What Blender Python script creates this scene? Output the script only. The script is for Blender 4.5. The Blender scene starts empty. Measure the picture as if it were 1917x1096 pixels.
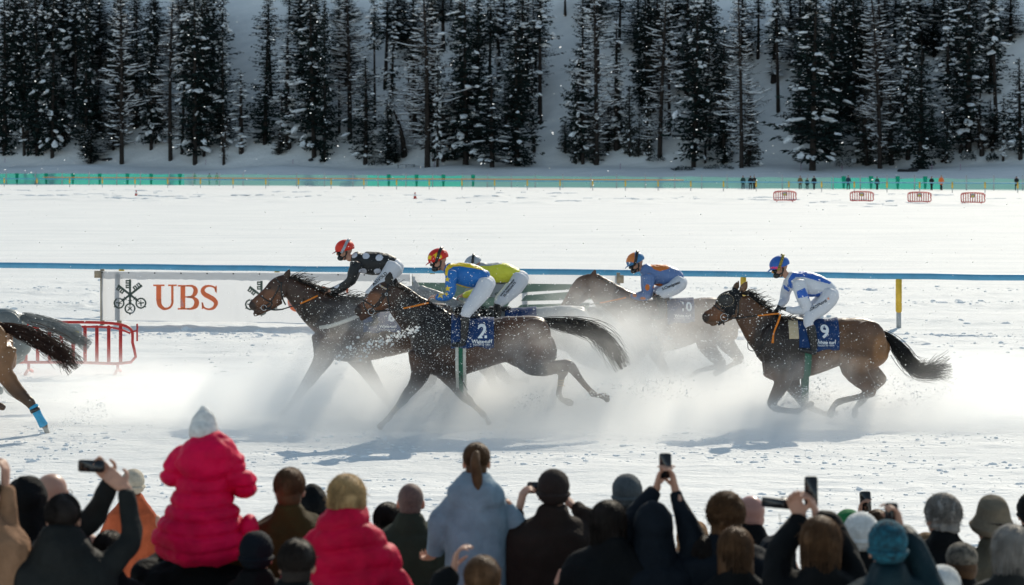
import bpy, math, random
import numpy as np
from mathutils import Vector, Matrix, noise
from mathutils.bvhtree import BVHTree

# ------------------------------------------------------------------ camera, light, exposure
sc = bpy.context.scene
COL = sc.collection
F, CAMH, HY, CX = 4200.0, 4.1, 296.0, 958.5          # focal length in photo pixels, camera height, horizon row, middle column
cd = bpy.data.cameras.new('camera'); cam = bpy.data.objects.new('camera', cd); COL.objects.link(cam)
cam.location = (0, 0, CAMH); cam.rotation_euler = (math.radians(90), 0, 0)
cd.sensor_width = 36; cd.lens = 36 * F / 1917; cd.shift_y = -(548 - HY) / 1917
cd.clip_start = 0.5; cd.clip_end = 3000
cd.dof.use_dof = True; cd.dof.focus_distance = 35.0; cd.dof.aperture_fstop = 3.4
sc.camera = cam
EL, AZ = math.radians(32), math.radians(19)
SUN = Vector((math.sin(AZ) * math.cos(EL), math.cos(AZ) * math.cos(EL), math.sin(EL)))
ld = bpy.data.lights.new('sun', 'SUN'); ld.energy = 3.85; ld.angle = math.radians(0.5); ld.color = (1.0, 0.91, 0.75)
lo = bpy.data.objects.new('sun', ld); COL.objects.link(lo); lo.rotation_euler = SUN.to_track_quat('Z', 'Y').to_euler()
w = bpy.data.worlds.new('World'); sc.world = w; w.use_nodes = True
nt = w.node_tree; sky = nt.nodes.new('ShaderNodeTexSky'); sky.sky_type = 'NISHITA'; sky.sun_disc = False
sky.sun_elevation = EL; sky.sun_rotation = AZ; sky.altitude = 1800; sky.air_density = 1.0; sky.dust_density = 0.6; sky.ozone_density = 0.6
bg = nt.nodes['Background']; bg.inputs['Strength'].default_value = 0.148; hs = nt.nodes.new('ShaderNodeHueSaturation'); hs.inputs['Saturation'].default_value = .72; hs.inputs['Hue'].default_value = .477   # sky colour desaturated and hue-shifted to grey the blue fill light
nt.links.new(sky.outputs[0], hs.inputs['Color']); nt.links.new(hs.outputs[0], bg.inputs[0])
vs = sc.view_settings; vs.view_transform = 'Standard'; vs.look = 'None'; vs.gamma = 1.0; vs.exposure = 0.06; vs.use_curve_mapping = False
sc.cycles.use_denoising = True
sc.cycles.volume_bounces = 6; sc.cycles.volume_max_steps = 128; sc.cycles.volume_step_rate = 1.0
sc.cycles.max_bounces = 8; sc.cycles.diffuse_bounces = 3; sc.cycles.glossy_bounces = 2; sc.cycles.transparent_max_bounces = 24
sc.cycles.transmission_bounces = 2; sc.cycles.caustics_reflective = False; sc.cycles.caustics_refractive = False

# ------------------------------------------------------------------ helpers
R = random.Random(7)
def P(x, y, Y): return Vector(((x - CX) * Y / F, Y, CAMH - (y - HY) * Y / F))
def lin(r, g, b):
    f = lambda c: (c / 255 / 12.92) if c <= 10 else ((c / 255 + 0.055) / 1.055) ** 2.4
    return (f(r), f(g), f(b))
WL = {}
def empty(name, loc, label, cat, group=None):
    o = bpy.data.objects.new(name, None); COL.objects.link(o); o.location = loc; o.empty_display_size = 0.2
    WL[o.name] = Vector(loc); o['label'] = label; o['category'] = cat
    if group: o['group'] = group
    return o
def mesh_of(geos):
    V, Fc, off = [], [], 0
    for v, f in geos:
        V.append(np.asarray(v, float)); Fc += [tuple(i + off for i in q) for q in f]; off += len(v)
    me = bpy.data.meshes.new('m'); me.from_pydata(np.vstack(V).tolist(), [], Fc); me.update(); return me
def get_co(me):
    a = np.empty(len(me.vertices) * 3, np.float32); me.vertices.foreach_get('co', a); return a.reshape(-1, 3).astype(float)
def set_co(me, a): me.vertices.foreach_set('co', a.astype(np.float32).ravel()); me.update()
def mk(name, me, mats, parent=None, smooth=True, loc=None, label=None, cat=None, group=None, kind=None):
    """link a mesh given in world coordinates as one object under parent (or on its own at loc)"""
    me.name = name
    if smooth: me.polygons.foreach_set('use_smooth', [True] * len(me.polygons))
    o = bpy.data.objects.new(name, me); COL.objects.link(o)
    base = WL[parent.name] if parent else Vector(loc or (0, 0, 0))
    WL[o.name] = base
    if base.length: me.transform(Matrix.Translation(-base))
    if parent: o.parent = parent
    else: o.location = base
    for m in (mats if isinstance(mats, (list, tuple)) else [mats]): me.materials.append(m)
    if label: o['label'] = label
    if cat: o['category'] = cat
    if group: o['group'] = group
    if kind: o['kind'] = kind
    return o
def cr(A, sub):
    A = np.asarray(A, float); n = len(A)
    if n < 3 or sub == 1:
        if sub == 1: return A
        t = np.linspace(0, 1, sub + 1)[:, None]; return A[0] * (1 - t) + A[1] * t
    Q = np.vstack([2 * A[0] - A[1], A, 2 * A[-1] - A[-2]]); out = []
    for i in range(n - 1):
        p0, p1, p2, p3 = Q[i:i + 4]
        for j in range(sub):
            t = j / sub
            out.append(.5 * (2 * p1 + (p2 - p0) * t + (2 * p0 - 5 * p1 + 4 * p2 - p3) * t * t + (3 * p1 - p0 - 3 * p2 + p3) * t ** 3))
    out.append(A[-1]); return np.array(out)
def loft(st, n=14, sub=4, cap=1.0, ref=(0, 1, 0), r0=None):
    """closed tapering body through stations (point, half width, half depth)"""
    A = cr([[*p, a, b] for p, a, b in st], sub)
    A[:, 3:] = np.maximum(A[:, 3:], .0015)
    pos, a, b = A[:, :3], A[:, 3], A[:, 4]
    T = np.gradient(pos, axis=0); T /= np.linalg.norm(T, axis=1)[:, None] + 1e-9
    ref = np.array(ref, float); D = ref - (T @ ref)[:, None] * T; D /= np.linalg.norm(D, axis=1)[:, None] + 1e-9
    U = np.cross(T, D)
    rings = [(pos[i], U[i], D[i], a[i], b[i]) for i in range(len(A))]
    if cap:
        def caps(i, s):
            r = min(a[i], b[i]) * cap; return [(pos[i] + s * T[i] * r * math.sin(q), U[i], D[i], a[i] * math.cos(q), b[i] * math.cos(q)) for q in (.5, .95, 1.35)]
        rings = caps(0, -1)[::-1] + rings + caps(-1, 1)
    th = np.linspace(0, 2 * math.pi, n, endpoint=False); c, s = np.cos(th)[:, None], np.sin(th)[:, None]
    V = np.vstack([p + q[None] * c * aa + d[None] * s * bb for p, q, d, aa, bb in rings])
    Fc = [(i * n + j, i * n + (j + 1) % n, (i + 1) * n + (j + 1) % n, (i + 1) * n + j) for i in range(len(rings) - 1) for j in range(n)]
    Fc.append(tuple(range(n))[::-1]); k = (len(rings) - 1) * n; Fc.append(tuple(range(k, k + n)))
    return V, Fc
def ell(c, r, M=None, n=16, m=10):
    V = [(0, 0, -1)]
    for i in range(1, m):
        q = math.pi * i / m - math.pi / 2
        for j in range(n): t = 2 * math.pi * j / n; V.append((math.cos(q) * math.cos(t), math.cos(q) * math.sin(t), math.sin(q)))
    V.append((0, 0, 1)); V = np.array(V) * np.array(r)
    if M is not None: V = V @ np.array(M).T
    V = V + np.array(c)
    Fc = [(0, 1 + (j + 1) % n, 1 + j) for j in range(n)]
    for i in range(m - 2):
        for j in range(n): a = 1 + i * n + j; b = 1 + i * n + (j + 1) % n; Fc.append((a, b, b + n, a + n))
    e = len(V) - 1; k = 1 + (m - 2) * n
    Fc += [(k + j, k + (j + 1) % n, e) for j in range(n)]
    return V, Fc
def tube(pts, r, n=6, sub=1, ref=(0, 1, 0)):
    rr = r if isinstance(r, (list, tuple)) else [r] * len(pts)
    return loft([(p, q, q) for p, q in zip(pts, rr)], n, sub, 0, ref)
def box(c, s, M=None):
    V = np.array([(x, y, z) for x in (-.5, .5) for y in (-.5, .5) for z in (-.5, .5)]) * np.array(s)
    if M is not None: V = V @ np.array(M).T
    return V + np.array(c), [(0, 1, 3, 2), (4, 6, 7, 5), (0, 4, 5, 1), (2, 3, 7, 6), (0, 2, 6, 4), (1, 5, 7, 3)]
def bbox(c, s, bev=.1, M=None):
    """box with rounded corners seen from the front (x, z)"""
    V, Fc = [], []; r = min(s[0], s[2]) * bev * 2; pts = []
    for qx, qz, a0 in ((1, 1, 0), (-1, 1, 90), (-1, -1, 180), (1, -1, 270)):
        for k in range(4):
            a = math.radians(a0 + k * 30); pts.append((qx * (s[0] / 2 - r) + r * math.cos(a), qz * (s[2] / 2 - r) + r * math.sin(a)))
    n = len(pts)
    V = np.array([(x, -s[1] / 2, z) for x, z in pts] + [(x, s[1] / 2, z) for x, z in pts])
    if M is not None: V = V @ np.array(M).T
    return V + np.array(c), [tuple(range(n)), tuple(range(2 * n - 1, n - 1, -1))] + [(i, i + n, (i + 1) % n + n, (i + 1) % n) for i in range(n)]
def fuse(geos, voxel, smooth=2, disp=None):
    """melt overlapping closed shapes into one continuous surface"""
    me = mesh_of(geos); o = bpy.data.objects.new('tmp', me); COL.objects.link(o)
    m = o.modifiers.new('r', 'REMESH'); m.mode = 'VOXEL'; m.voxel_size = voxel
    if smooth: s = o.modifiers.new('s', 'SMOOTH'); s.iterations = smooth; s.factor = .5
    dg = bpy.context.evaluated_depsgraph_get(); out = bpy.data.meshes.new_from_object(o.evaluated_get(dg))
    bpy.data.objects.remove(o); bpy.data.meshes.remove(me)
    if disp:
        co = get_co(out); nn = np.empty(len(co) * 3, np.float32); out.vertices.foreach_get('normal', nn); nn = nn.reshape(-1, 3)
        set_co(out, co + nn * disp(co)[:, None])
    return out
def paint(me, fn):
    co = get_co(me); c = np.ones((len(co), 4), np.float32); c[:, :3] = fn(co)
    at = me.color_attributes.new('Col', 'FLOAT_COLOR', 'POINT'); at.data.foreach_set('color', c.ravel())
def bvh(me): return BVHTree.FromPolygons([tuple(v.co) for v in me.vertices], [tuple(p.vertices) for p in me.polygons])
def vnoise(co, sc_, seed=0.0):
    return np.array([noise.noise(Vector((x * sc_ + seed, y * sc_ + seed * 1.7, z * sc_ - seed))) for x, y, z in co])
def pip(x, y, poly):
    ins = np.zeros(len(x), bool); n = len(poly)
    for i in range(n):
        x1, y1 = poly[i]; x2, y2 = poly[(i + 1) % n]
        if y1 == y2: continue
        ins ^= ((y1 > y) != (y2 > y)) & (x < (x2 - x1) * (y - y1) / (y2 - y1) + x1)
    return ins
def oval(x, y, cx, cy, rx, ry, rot=0):
    c, s = math.cos(rot), math.sin(rot); dx, dy = x - cx, y - cy
    return ((dx * c + dy * s) / rx) ** 2 + ((-dx * s + dy * c) / ry) ** 2 < 1
def star(cx, cy, r, rot=0): return [(cx + (r if k % 2 == 0 else r * .42) * math.sin(rot + k * math.pi / 5), cy - (r if k % 2 == 0 else r * .42) * math.cos(rot + k * math.pi / 5)) for k in range(10)]
def rotm(yaw=0, pitch=0, roll=0):
    """head frame: local x is where the face looks. yaw 0 = world +X"""
    return np.array(Matrix.Rotation(yaw, 3, 'Z') @ Matrix.Rotation(pitch, 3, 'Y') @ Matrix.Rotation(roll, 3, 'X'))
class Tr:
    """measurements taken on an enlargement k of the photo, set in the vertical plane at distance Y"""
    def __init__(s, x0, y0, k, Y, dx=0, dy=0): s.x0, s.y0, s.k, s.Y, s.dx, s.dy = x0, y0, k, Y, dx, dy
    def __call__(s, x, y, d=0): p = P(s.x0 + s.dx + x / s.k, s.y0 + s.dy + y / s.k, s.Y); p.y += d; return p
    def m(s, h): return h / s.k * s.Y / F
    def inv(s, co): return ((co[:, 0] * F / s.Y + CX) - s.x0 - s.dx) * s.k, ((CAMH - co[:, 2]) * F / s.Y + HY - s.y0 - s.dy) * s.k
def smooth01(x): x = np.clip(x, 0, 1); return x * x * (3 - 2 * x)
def mixc(a, b, t): return np.array(a)[None] * (1 - t[:, None]) + np.array(b)[None] * t[:, None]

# ------------------------------------------------------------------ materials
def newmat(name):
    m = bpy.data.materials.new(name); m.use_nodes = True; t = m.node_tree; return m, t, t.nodes['Principled BSDF']
def nz(t, scale, detail=4, rough=.55, coord='Object', vec=None, stretch=None):
    tc = t.nodes.new('ShaderNodeTexCoord'); n = t.nodes.new('ShaderNodeTexNoise'); n.inputs['Scale'].default_value = scale
    n.inputs['Detail'].default_value = detail; n.inputs['Roughness'].default_value = rough
    src = tc.outputs[coord]
    if stretch:
        mp = t.nodes.new('ShaderNodeMapping'); mp.inputs['Scale'].default_value = stretch; t.links.new(src, mp.inputs[0]); src = mp.outputs[0]
    t.links.new(src, n.inputs['Vector']); return n.outputs['Fac']
def ramp(t, src, a, b, ca, cb):
    r = t.nodes.new('ShaderNodeValToRGB'); e = r.color_ramp.elements; e[0].position, e[1].position = a, b
    e[0].color = (*ca, 1); e[1].color = (*cb, 1); t.links.new(src, r.inputs[0]); return r.outputs[0]
def bump(t, p, src, strength, dist, normal=None):
    b = t.nodes.new('ShaderNodeBump'); b.inputs['Strength'].default_value = strength; b.inputs['Distance'].default_value = dist
    t.links.new(src, b.inputs['Height'])
    if normal: t.links.new(normal, b.inputs['Normal'])
    t.links.new(b.outputs[0], p.inputs['Normal']); return b.outputs[0]
def mat(name, c, rough=.8, var=.25, scale=6, bmp=.3, bd=.01, bs=25, metal=0, sheen=0, spec=.3, c2=None, sss=0):
    m, t, p = newmat(name); c2 = c2 or tuple(x * (1 - var) for x in c)
    t.links.new(ramp(t, nz(t, scale), .35, .65, c2, c), p.inputs['Base Color'])
    p.inputs['Roughness'].default_value = rough; p.inputs['Metallic'].default_value = metal; p.inputs['Specular IOR Level'].default_value = spec
    if sheen: p.inputs['Sheen Weight'].default_value = sheen
    if bmp: bump(t, p, nz(t, bs), bmp, bd)
    return m
def mat_col(name, rough=.75, var=.3, scale=5, bmp=.3, bd=.01, bs=18, spec=.3, sheen=0, stretch=None):
    m, t, p = newmat(name); a = t.nodes.new('ShaderNodeVertexColor'); a.layer_name = 'Col'
    mx = t.nodes.new('ShaderNodeMix'); mx.data_type = 'RGBA'; mx.blend_type = 'MULTIPLY'; mx.inputs[0].default_value = 1
    t.links.new(a.outputs[0], mx.inputs[6]); t.links.new(ramp(t, nz(t, scale), .3, .7, (1 - var,) * 3, (1, 1, 1)), mx.inputs[7])
    t.links.new(mx.outputs[2], p.inputs['Base Color']); p.inputs['Roughness'].default_value = rough; p.inputs['Specular IOR Level'].default_value = spec
    if sheen: p.inputs['Sheen Weight'].default_value = sheen
    bump(t, p, nz(t, bs, stretch=stretch), bmp, bd); return m
M_COAT = mat_col('horse_coat', .42, .45, 3.5, .6, .015, 8, .4)
M_HAIR = mat('horse_hair', (.012, .011, .011), .6, .4, 9, .2, .004, 60)
M_HAIRG = mat('grey_horse_hair', (.45, .45, .44), .7, .3, 9, .2, .004, 60)
M_SILK = mat_col('silk', .5, .12, 7, .75, .03, 9, .4)
M_LEATHER = mat('black_leather', (.012, .012, .013), .4, .4, 20, .2, .003, 60, spec=.5)
M_RUBBER = mat('orange_grip', (.75, .22, .02), .6, .15, 40, .4, .003, 120)
M_STEEL = mat('bit_steel', (.6, .6, .6), .25, .1, 20, 0, metal=1)
M_SKIN = mat('skin', (.5, .27, .19), .55, .15, 30, .15, .002, 90)
M_NUMBER = mat('number_ink', (.85, .88, .9), .7, .1, 20, 0)
M_TEXTD = mat('dark_ink', (.02, .02, .025), .7, .1, 20, 0)
M_CLOTH = mat('blue_cloth', lin(28, 62, 112), .8, .25, 8, .6, .012, 14)
M_SNOWP = mat('loose_snow', (.86, .87, .88), .7, .06, 8, .2, .01, 20)
M_FLAKE, _t, _p = newmat('drifting_snow'); _p.inputs['Base Color'].default_value = (.9, .9, .9, 1); _p.inputs['Roughness'].default_value = .8
_l = _t.nodes.new('ShaderNodeBsdfTranslucent'); _l.inputs[0].default_value = (.95, .95, .94, 1); _m = _t.nodes.new('ShaderNodeMixShader'); _m.inputs[0].default_value = .7
_t.links.new(_p.outputs[0], _m.inputs[1]); _t.links.new(_l.outputs[0], _m.inputs[2]); _t.links.new(_m.outputs[0], _t.nodes['Material Output'].inputs[0])
M_VISOR = mat('amber_lens', (.9, .35, .03), .15, .1, 5, 0, spec=.8)
# ------------------------------------------------------------------ the frozen lake and the slope
NX, NY = .36, .933
def n1(x, y, z=0.): return noise.noise(Vector((x, y, z)))
def hill_z(x, y):
    t = x * NX + y * NY; u = x * NY - y * NX
    z = -.4 + .5 * smooth01((t - 298) / 6) + 2.6 * smooth01((t - 308) / 36)
    if t > 342: z += (t - 342) * .93 - 6 * (1 - math.exp(-(t - 342) / 14)) * .75
    z += .9 * n1(u * .05, t * .06) * smooth01((t - 300) / 40) + 1.6 * n1(u * .03 + 9, t * .03) * smooth01((t - 350) / 30) + .18 * n1(u * .4, t * .4, 3.)
    tc = 442 - 12 * smooth01((-120 - u) / 60)  # unseen crest shaped to shade the slope, dipped at left to light the net
    if t > tc: z -= (t - tc) ** 2 * .012
    return float(z)
def hit(px, py):
    p = P(px, py, 1.0); dx, dz = p.x, p.z - CAMH; Y = 290.
    while Y < 470:
        if CAMH + dz * Y < hill_z(dx * Y, Y): break
        Y += .5
    return Vector((dx * Y, Y, hill_z(dx * Y, Y)))
def snow_mat(name, near=True):
    m, t, p = newmat(name); p.inputs['Roughness'].default_value = .75; p.inputs['Specular IOR Level'].default_value = .15
    c = ramp(t, nz(t, .35, 5, .6, stretch=(.35, 1.6, 1)), .38, .62, (.76, .77, .77), (.85, .85, .84)); t.links.new(c, p.inputs['Base Color'])
    if near:
        b = bump(t, p, nz(t, 1.0, 6, .7, stretch=(.55, 2.4, 1)), .5, .16)
        b = bump(t, p, nz(t, 7.0, 5, .7, stretch=(.8, 1.8, 1)), .55, .05, b)
    else: bump(t, p, nz(t, .5, 6, .65), .5, .5)
    return m
M_SNOW = snow_mat('lake_snow'); M_SNOWH = snow_mat('slope_snow', False)
def lake_z(x, y):
    if y > 75: 
        z = .05 * n1(x * .12, y * .5) 
        for yc, a in ((202, .30), (212, .16), (226, .24), (239, .16), (262, .15)):
            d = (y + x * .33 - yc) / 2.2
            if abs(d) < 3: z += a * math.exp(-d * d) * max(0, .1 + n1(x * .22, yc, y * .35) * 2.2)
        return z
    z = .035 * n1(x * .35, y * .9) + .022 * n1(x * 1.4, y * 2.6, 4.) + .012 * n1(x * 5, y * 8, 2.)
    r = n1(x * .5, y * .5, 7.)
    z += .05 * max(0, n1(x * 2.1, y * 3.5, 5.) - .25) * (1 + r) 
    for yc, a, wd in ((51.5, .14, .5), (53.0, .08, .9), (58.5, .20, .7), (64.5, .16, .8), (70, .10, 1.2), (26.5, .03, .8)):
        d = (y + x * .22 - yc) / wd
        if abs(d) < 3: z += a * math.exp(-d * d) *   .36 * max(0, .3 + n1(x * 2.6, yc, y * 2.2) * 2.4)
    return z
rows = [-6, 4, 12]; y = 17.0
while y < 345: rows.append(y); y += max(.075, (y - 8) * .0042) if y < 75 else y * .006
NC = 300; V = []; 
for y in rows:
    hw = max(12, .30 * y + 6)
    for j in range(NC + 1): x = hw * (2 * j / NC - 1); V.append((x, y, lake_z(x, y) if y > 17 else 0))
Fc = [(i * (NC + 1) + j, i * (NC + 1) + j + 1, (i + 1) * (NC + 1) + j + 1, (i + 1) * (NC + 1) + j) for i in range(len(rows) - 1) for j in range(NC)]
mk('snow_ground', mesh_of([(V, Fc)]), M_SNOW, kind='structure')
V = []; U_, T_ = np.arange(-260, 130, 2.0), np.arange(298, 480, 1.6)
for t_ in T_:
    for u in U_: x = NX * t_ + NY * u; y = NY * t_ - NX * u; V.append((x, y, hill_z(x, y)))
k = len(U_); Fc = [(i * k + j, i * k + j + 1, (i + 1) * k + j + 1, (i + 1) * k + j) for i in range(len(T_) - 1) for j in range(k - 1)]
mk('hillside_snow', mesh_of([(V, Fc)]), M_SNOWH, kind='structure')
# banked snow the crowd stands on
rows2 = np.arange(-4, 16.9, .35); V = []
for y in rows2:
    e = 1 - smooth01((y - 14.0) / 2.6)
    for j in range(61): x = -7 + j * 14 / 60; V.append((x, y, -.1 + .72 * e + .03 * n1(x * 1.2, y * 1.2)))
mk('snow_bank', mesh_of([(V, [(i * 61 + j, i * 61 + j + 1, (i + 1) * 61 + j + 1, (i + 1) * 61 + j) for i in range(len(rows2) - 1) for j in range(60)])]), M_SNOW, kind='structure')
# clods thrown up by hooves
geos = []; ico = ell((0, 0, 0), (1, 1, 1), None, 6, 4); V0, F0 = ico
for i in range(9500):
    q = R.random()
    if q < .45: y = R.uniform(19, 33)
    elif q < .62: y = R.uniform(29.5, 34.5)
    elif q < .85: y = R.uniform(33, 50)
    else: y = R.choice((51.5, 52, 63.5, 70)) + R.gauss(0, .5)
    x = R.uniform(-.25, .25) * y
    if n1(x * .3, y * .4, 1.) < -.12 and q < .85: continue
    r = .007 + .032 * R.random() ** 5 + (.03 * R.random() if q > .85 else 0)
    v = V0 * np.array([R.uniform(.8, 2.0), R.uniform(.7, 1.2), R.uniform(.4, .8)]) * r * np.array([[R.uniform(.75, 1.25)] for _ in V0])
    geos.append((v + np.array([x, y, lake_z(x, y)]), F0))
for i in range(620):
    yc = R.choice((203, 213, 226, 228, 240, 262)); x = R.uniform(-66, 66)
    if n1(x * .06, yc * .3, 6.) < -.02: continue
    y = yc - .33 * x + R.gauss(0, 1.3); r = R.uniform(.06, .15)
    v = V0 * np.array([R.uniform(2.5, 7), R.uniform(.8, 1.4), R.uniform(.35, .7)]) * r * np.array([[R.uniform(.7, 1.3)] for _ in V0]); geos.append((v + np.array([x, y, lake_z(x, y)]), F0))
for i in range(450):
    x = R.uniform(-14, 14); yc = R.choice((50.6, 51.6, 57.5, 58.5, 66, 72)) - .22 * x; y = yc + R.gauss(0, .25); r = .025 + .07 * R.random() ** 3
    if n1(x * .5, yc * .3, 2.) < -.1: continue
    v = V0 * np.array([R.uniform(1, 2.2), R.uniform(.8, 1.3), R.uniform(.5, .9)]) * r * np.array([[R.uniform(.7, 1.3)] for _ in V0]); geos.append((v + np.array([x, y, lake_z(x, y)]), F0))
mk('snow_clods', mesh_of(geos), M_SNOWP, smooth=False, kind='stuff')

# ------------------------------------------------------------------ trees
M_BARK = mat('bark', (.036, .028, .024), .9, .45, 3, .5, .03, 8)
M_NEEDLE = mat('needles', (.016, .030, .026), .8, .5, 2.0, 0, c2=(.007, .014, .014), spec=.1)
M_NEEDLE2 = mat('needles_grey', (.042, .050, .042), .8, .4, 2.0, 0, c2=(.022, .028, .026))
M_TWIG = mat('larch_twigs', (.085, .068, .055), .9, .4, 2.0, 0)
M_BSNOW = mat('branch_snow', (.80, .82, .84), .8, .06, 4, 0)
def blob_geo(c, r, rnd, M=None):
    v = V0 * np.array([[rnd.uniform(.7, 1.3)] for _ in V0]) * np.array(r)
    if M is not None: v = v @ M.T
    return v + np.array(c), F0
def yawm(a, tilt=0): return np.array(Matrix.Rotation(a, 3, 'Z') @ Matrix.Rotation(tilt, 3, 'Y'))
def spruce(seed, H=20., Rm=2.3, zb=1.6, psnow=.2, dens=1.0, gap=.0, ragged=.5, big=.5):
    rnd = random.Random(seed); Q = []; SN = []; BR = []
    lean = rnd.uniform(-.3, .3)
    tr = loft([((lean * math.sin(z / H * 2), 0, z), .19 * (1 - z / H) ** .8 + .03, .19 * (1 - z / H) ** .8 + .03) for z in np.linspace(-.8, H, 7)], 7, 1, 0, (0, 1, 0))
    z = zb; ga = rnd.uniform(0, 9)
    while z < H - .25:
        f = (z - zb) / (H - zb)
        env = (min(1, .45 + f * 3.2) * (1 - f) ** .72 + .05) * (1 + ragged * .9 * n1(z * .42, seed * 3.1))
        x0 = lean * math.sin(z / H * 2)
        for k in range(rnd.randint(5, 7) if f < .85 else 4):
            if rnd.random() < gap: continue
            a = rnd.uniform(0, 2 * math.pi)
            L = Rm * env * rnd.uniform(.5, 1.15) * (1 + .5 * n1(math.cos(a) * 1.3 + seed, math.sin(a) * 1.3, z * .3))
            if L < .15: L = .15
            c, s = math.cos(a), math.sin(a); dr = rnd.uniform(.15, .5) - .5 * f
            def pt(q, L=L, c=c, s=s, dr=dr, z=z): return Vector((x0 + c * L * q, s * L * q, z - dr * L * q + .28 * L * q * q * q))
            BR.append(tube([pt(0), pt(.5), pt(.95)], [.035, .022, .008], 3))
            nn = max(2, int(L / .2 * dens))
            for i in range(nn):
                q = (i + rnd.random()) / nn; p = pt(q); sz = rnd.uniform(.22, .5) * (.65 + .35 * (1 - f))
                for _ in range(2):
                    d = Vector((c * rnd.uniform(.2, 1) + rnd.gauss(0, .6), s * rnd.uniform(.2, 1) + rnd.gauss(0, .6), rnd.uniform(-1.1, .15))).normalized()
                    e = d.cross(Vector((rnd.gauss(0, 1), rnd.gauss(0, 1), rnd.gauss(0, 1)))).normalized() * sz * rnd.uniform(.16, .34)
                    o = p + Vector((rnd.gauss(0, .07), rnd.gauss(0, .07), rnd.gauss(0, .05)))
                    Q.append((o - d * sz * .2, o + e + d * sz * .3, o + d * sz, o - e + d * sz * .4))
            if rnd.random() < psnow:
                q = rnd.uniform(.55, .98); p = pt(q); M = yawm(a, dr * .9 + rnd.uniform(-.1, .9))
                for _ in range(rnd.randint(1, 3)):
                    l = rnd.uniform(.12, .22 + big * .45) * (.6 + .6 * (1 - f)); SN.append(blob_geo(p + Vector((rnd.gauss(0, .14), rnd.gauss(0, .14), .07 + rnd.gauss(0, .05))), (l, l * rnd.uniform(.35, .65), l * rnd.uniform(.28, .55)), rnd, M))
            elif rnd.random() < .25:
                p = pt(rnd.uniform(.3, 1)); l = rnd.uniform(.05, .11); SN.append(blob_geo(p + Vector((0, 0, .06)), (l * 1.5, l, l * .6), rnd))
        z += rnd.uniform(.26, .42)
    V = [tuple(v) for q in Q for v in q]; cr_ = (np.array(V), [(4 * i, 4 * i + 1, 4 * i + 2, 4 * i + 3) for i in range(len(Q))])
    return dict(trunk=[tr], crown=[cr_], branches=BR, snow=SN, H=H)
def larch(seed, H=22., Rm=2.9, zb=2.5, snow=.8):
    rnd = random.Random(seed); BR, TW, SN = [], [], []
    lean = rnd.uniform(-.8, .8)
    X = lambda z: lean * (z / H) ** 2
    tr = loft([((X(z), 0, z), .17 * (1 - z / H) ** .75 + .03, .17 * (1 - z / H) ** .75 + .03) for z in np.linspace(-.8, H, 8)], 7, 1, 0)
    z = zb
    while z < H - .3:
        f = (z - zb) / (H - zb); env = min(1, .55 + f * 1.5) * (1 - f) ** .6 * (1 + .5 * n1(z * .5, seed * 1.7))
        for k in range(rnd.randint(3, 6)):
            a = rnd.uniform(0, 2 * math.pi); L = max(.25, Rm * env * rnd.uniform(.45, 1.15)); c, s = math.cos(a), math.sin(a); dr = rnd.uniform(-.05, .45)
            def pt(q): return Vector((X(z) + c * L * q, s * L * q, z - dr * L * q + .35 * L * q ** 3 + .03 * math.sin(q * 9 + a)))
            w_ = .02 + .012 * L
            BR.append(tube([pt(0), pt(.35), pt(.7), pt(1)], [w_, w_ * .8, w_ * .5, w_ * .2], 3))
            if rnd.random() < snow:
                q0, q1 = rnd.uniform(.1, .4), rnd.uniform(.65, 1); up = Vector((0, 0, .035 + w_ * .6))
                SN.append(tube([pt(q0) + up, pt((q0 + q1) / 2) + up * 1.3, pt(q1) + up], [.03, rnd.uniform(.05, .10), .03], 4))
                if rnd.random() < .25: l = rnd.uniform(.10, .26); SN.append(blob_geo(pt(rnd.uniform(.5, 1)) + up, (l, l * .6, l * .4), rnd, yawm(a)))
            for i in range(int(L * 6)):
                q = rnd.uniform(.15, 1); p = pt(q)
                d = Vector((rnd.gauss(c * .5, .6), rnd.gauss(s * .5, .6), rnd.gauss(-.25, .4))).normalized() * rnd.uniform(.18, .6)
                e = d.cross(Vector((rnd.gauss(0, 1), rnd.gauss(0, 1), 1))).normalized() * rnd.uniform(.014, .04)
                TW.append((p, p + d * .5 + e, p + d, p + d * .5 - e))
        z += rnd.uniform(.22, .5)
    V = [tuple(v) for q in TW for v in q]
    return dict(trunk=[tr], crown=[(np.array(V), [(4 * i, 4 * i + 1, 4 * i + 2, 4 * i + 3) for i in range(len(TW))])], branches=BR, snow=SN, H=H)
KINDS = {}
def crown_mesh(d):
    me = mesh_of(d['crown'] + d['branches'] + d['snow']); n = [sum(len(f) for _, f in d[k]) for k in ('crown', 'branches', 'snow')]
    me.polygons.foreach_set('material_index', [0] * n[0] + [1] * n[1] + [2] * n[2]); return me
def proto(key, d, crown_mat):
    KINDS.setdefault(key, []).append((d['H'], [('trunk', mesh_of(d['trunk']), [M_BARK]), ('crown', crown_mesh(d), [crown_mat, M_BARK, M_BSNOW])]))
for s in range(4): proto('dense', spruce(11 + s, 20, 2.3, .3, .10, 1.1, 0, .55, .3), M_NEEDLE)
for s in range(4): proto('snowy', spruce(31 + s, 22, 2.7, 1.3, .19, .95, .10, .7, .6), M_NEEDLE)
for s in range(4): proto('larch', larch(51 + s), M_TWIG)
for s in range(3): proto('pine', spruce(71 + s, 24, 1.9, 10.5 + s * 1.5, .22, .9, .2, .8, .7), M_NEEDLE)
for s in range(2): proto('fir', spruce(91 + s, 9, 1.6, .3, .16, 1.2, 0, .35, .2), M_NEEDLE2)
for s in range(2): proto('thin', spruce(95 + s, 18, 1.1, 1.5, .35, .8, .35, 1.0, .5), M_NEEDLE)
proto('sapling', larch(66, 6., 1.1, .8, .25), M_TWIG)
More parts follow.
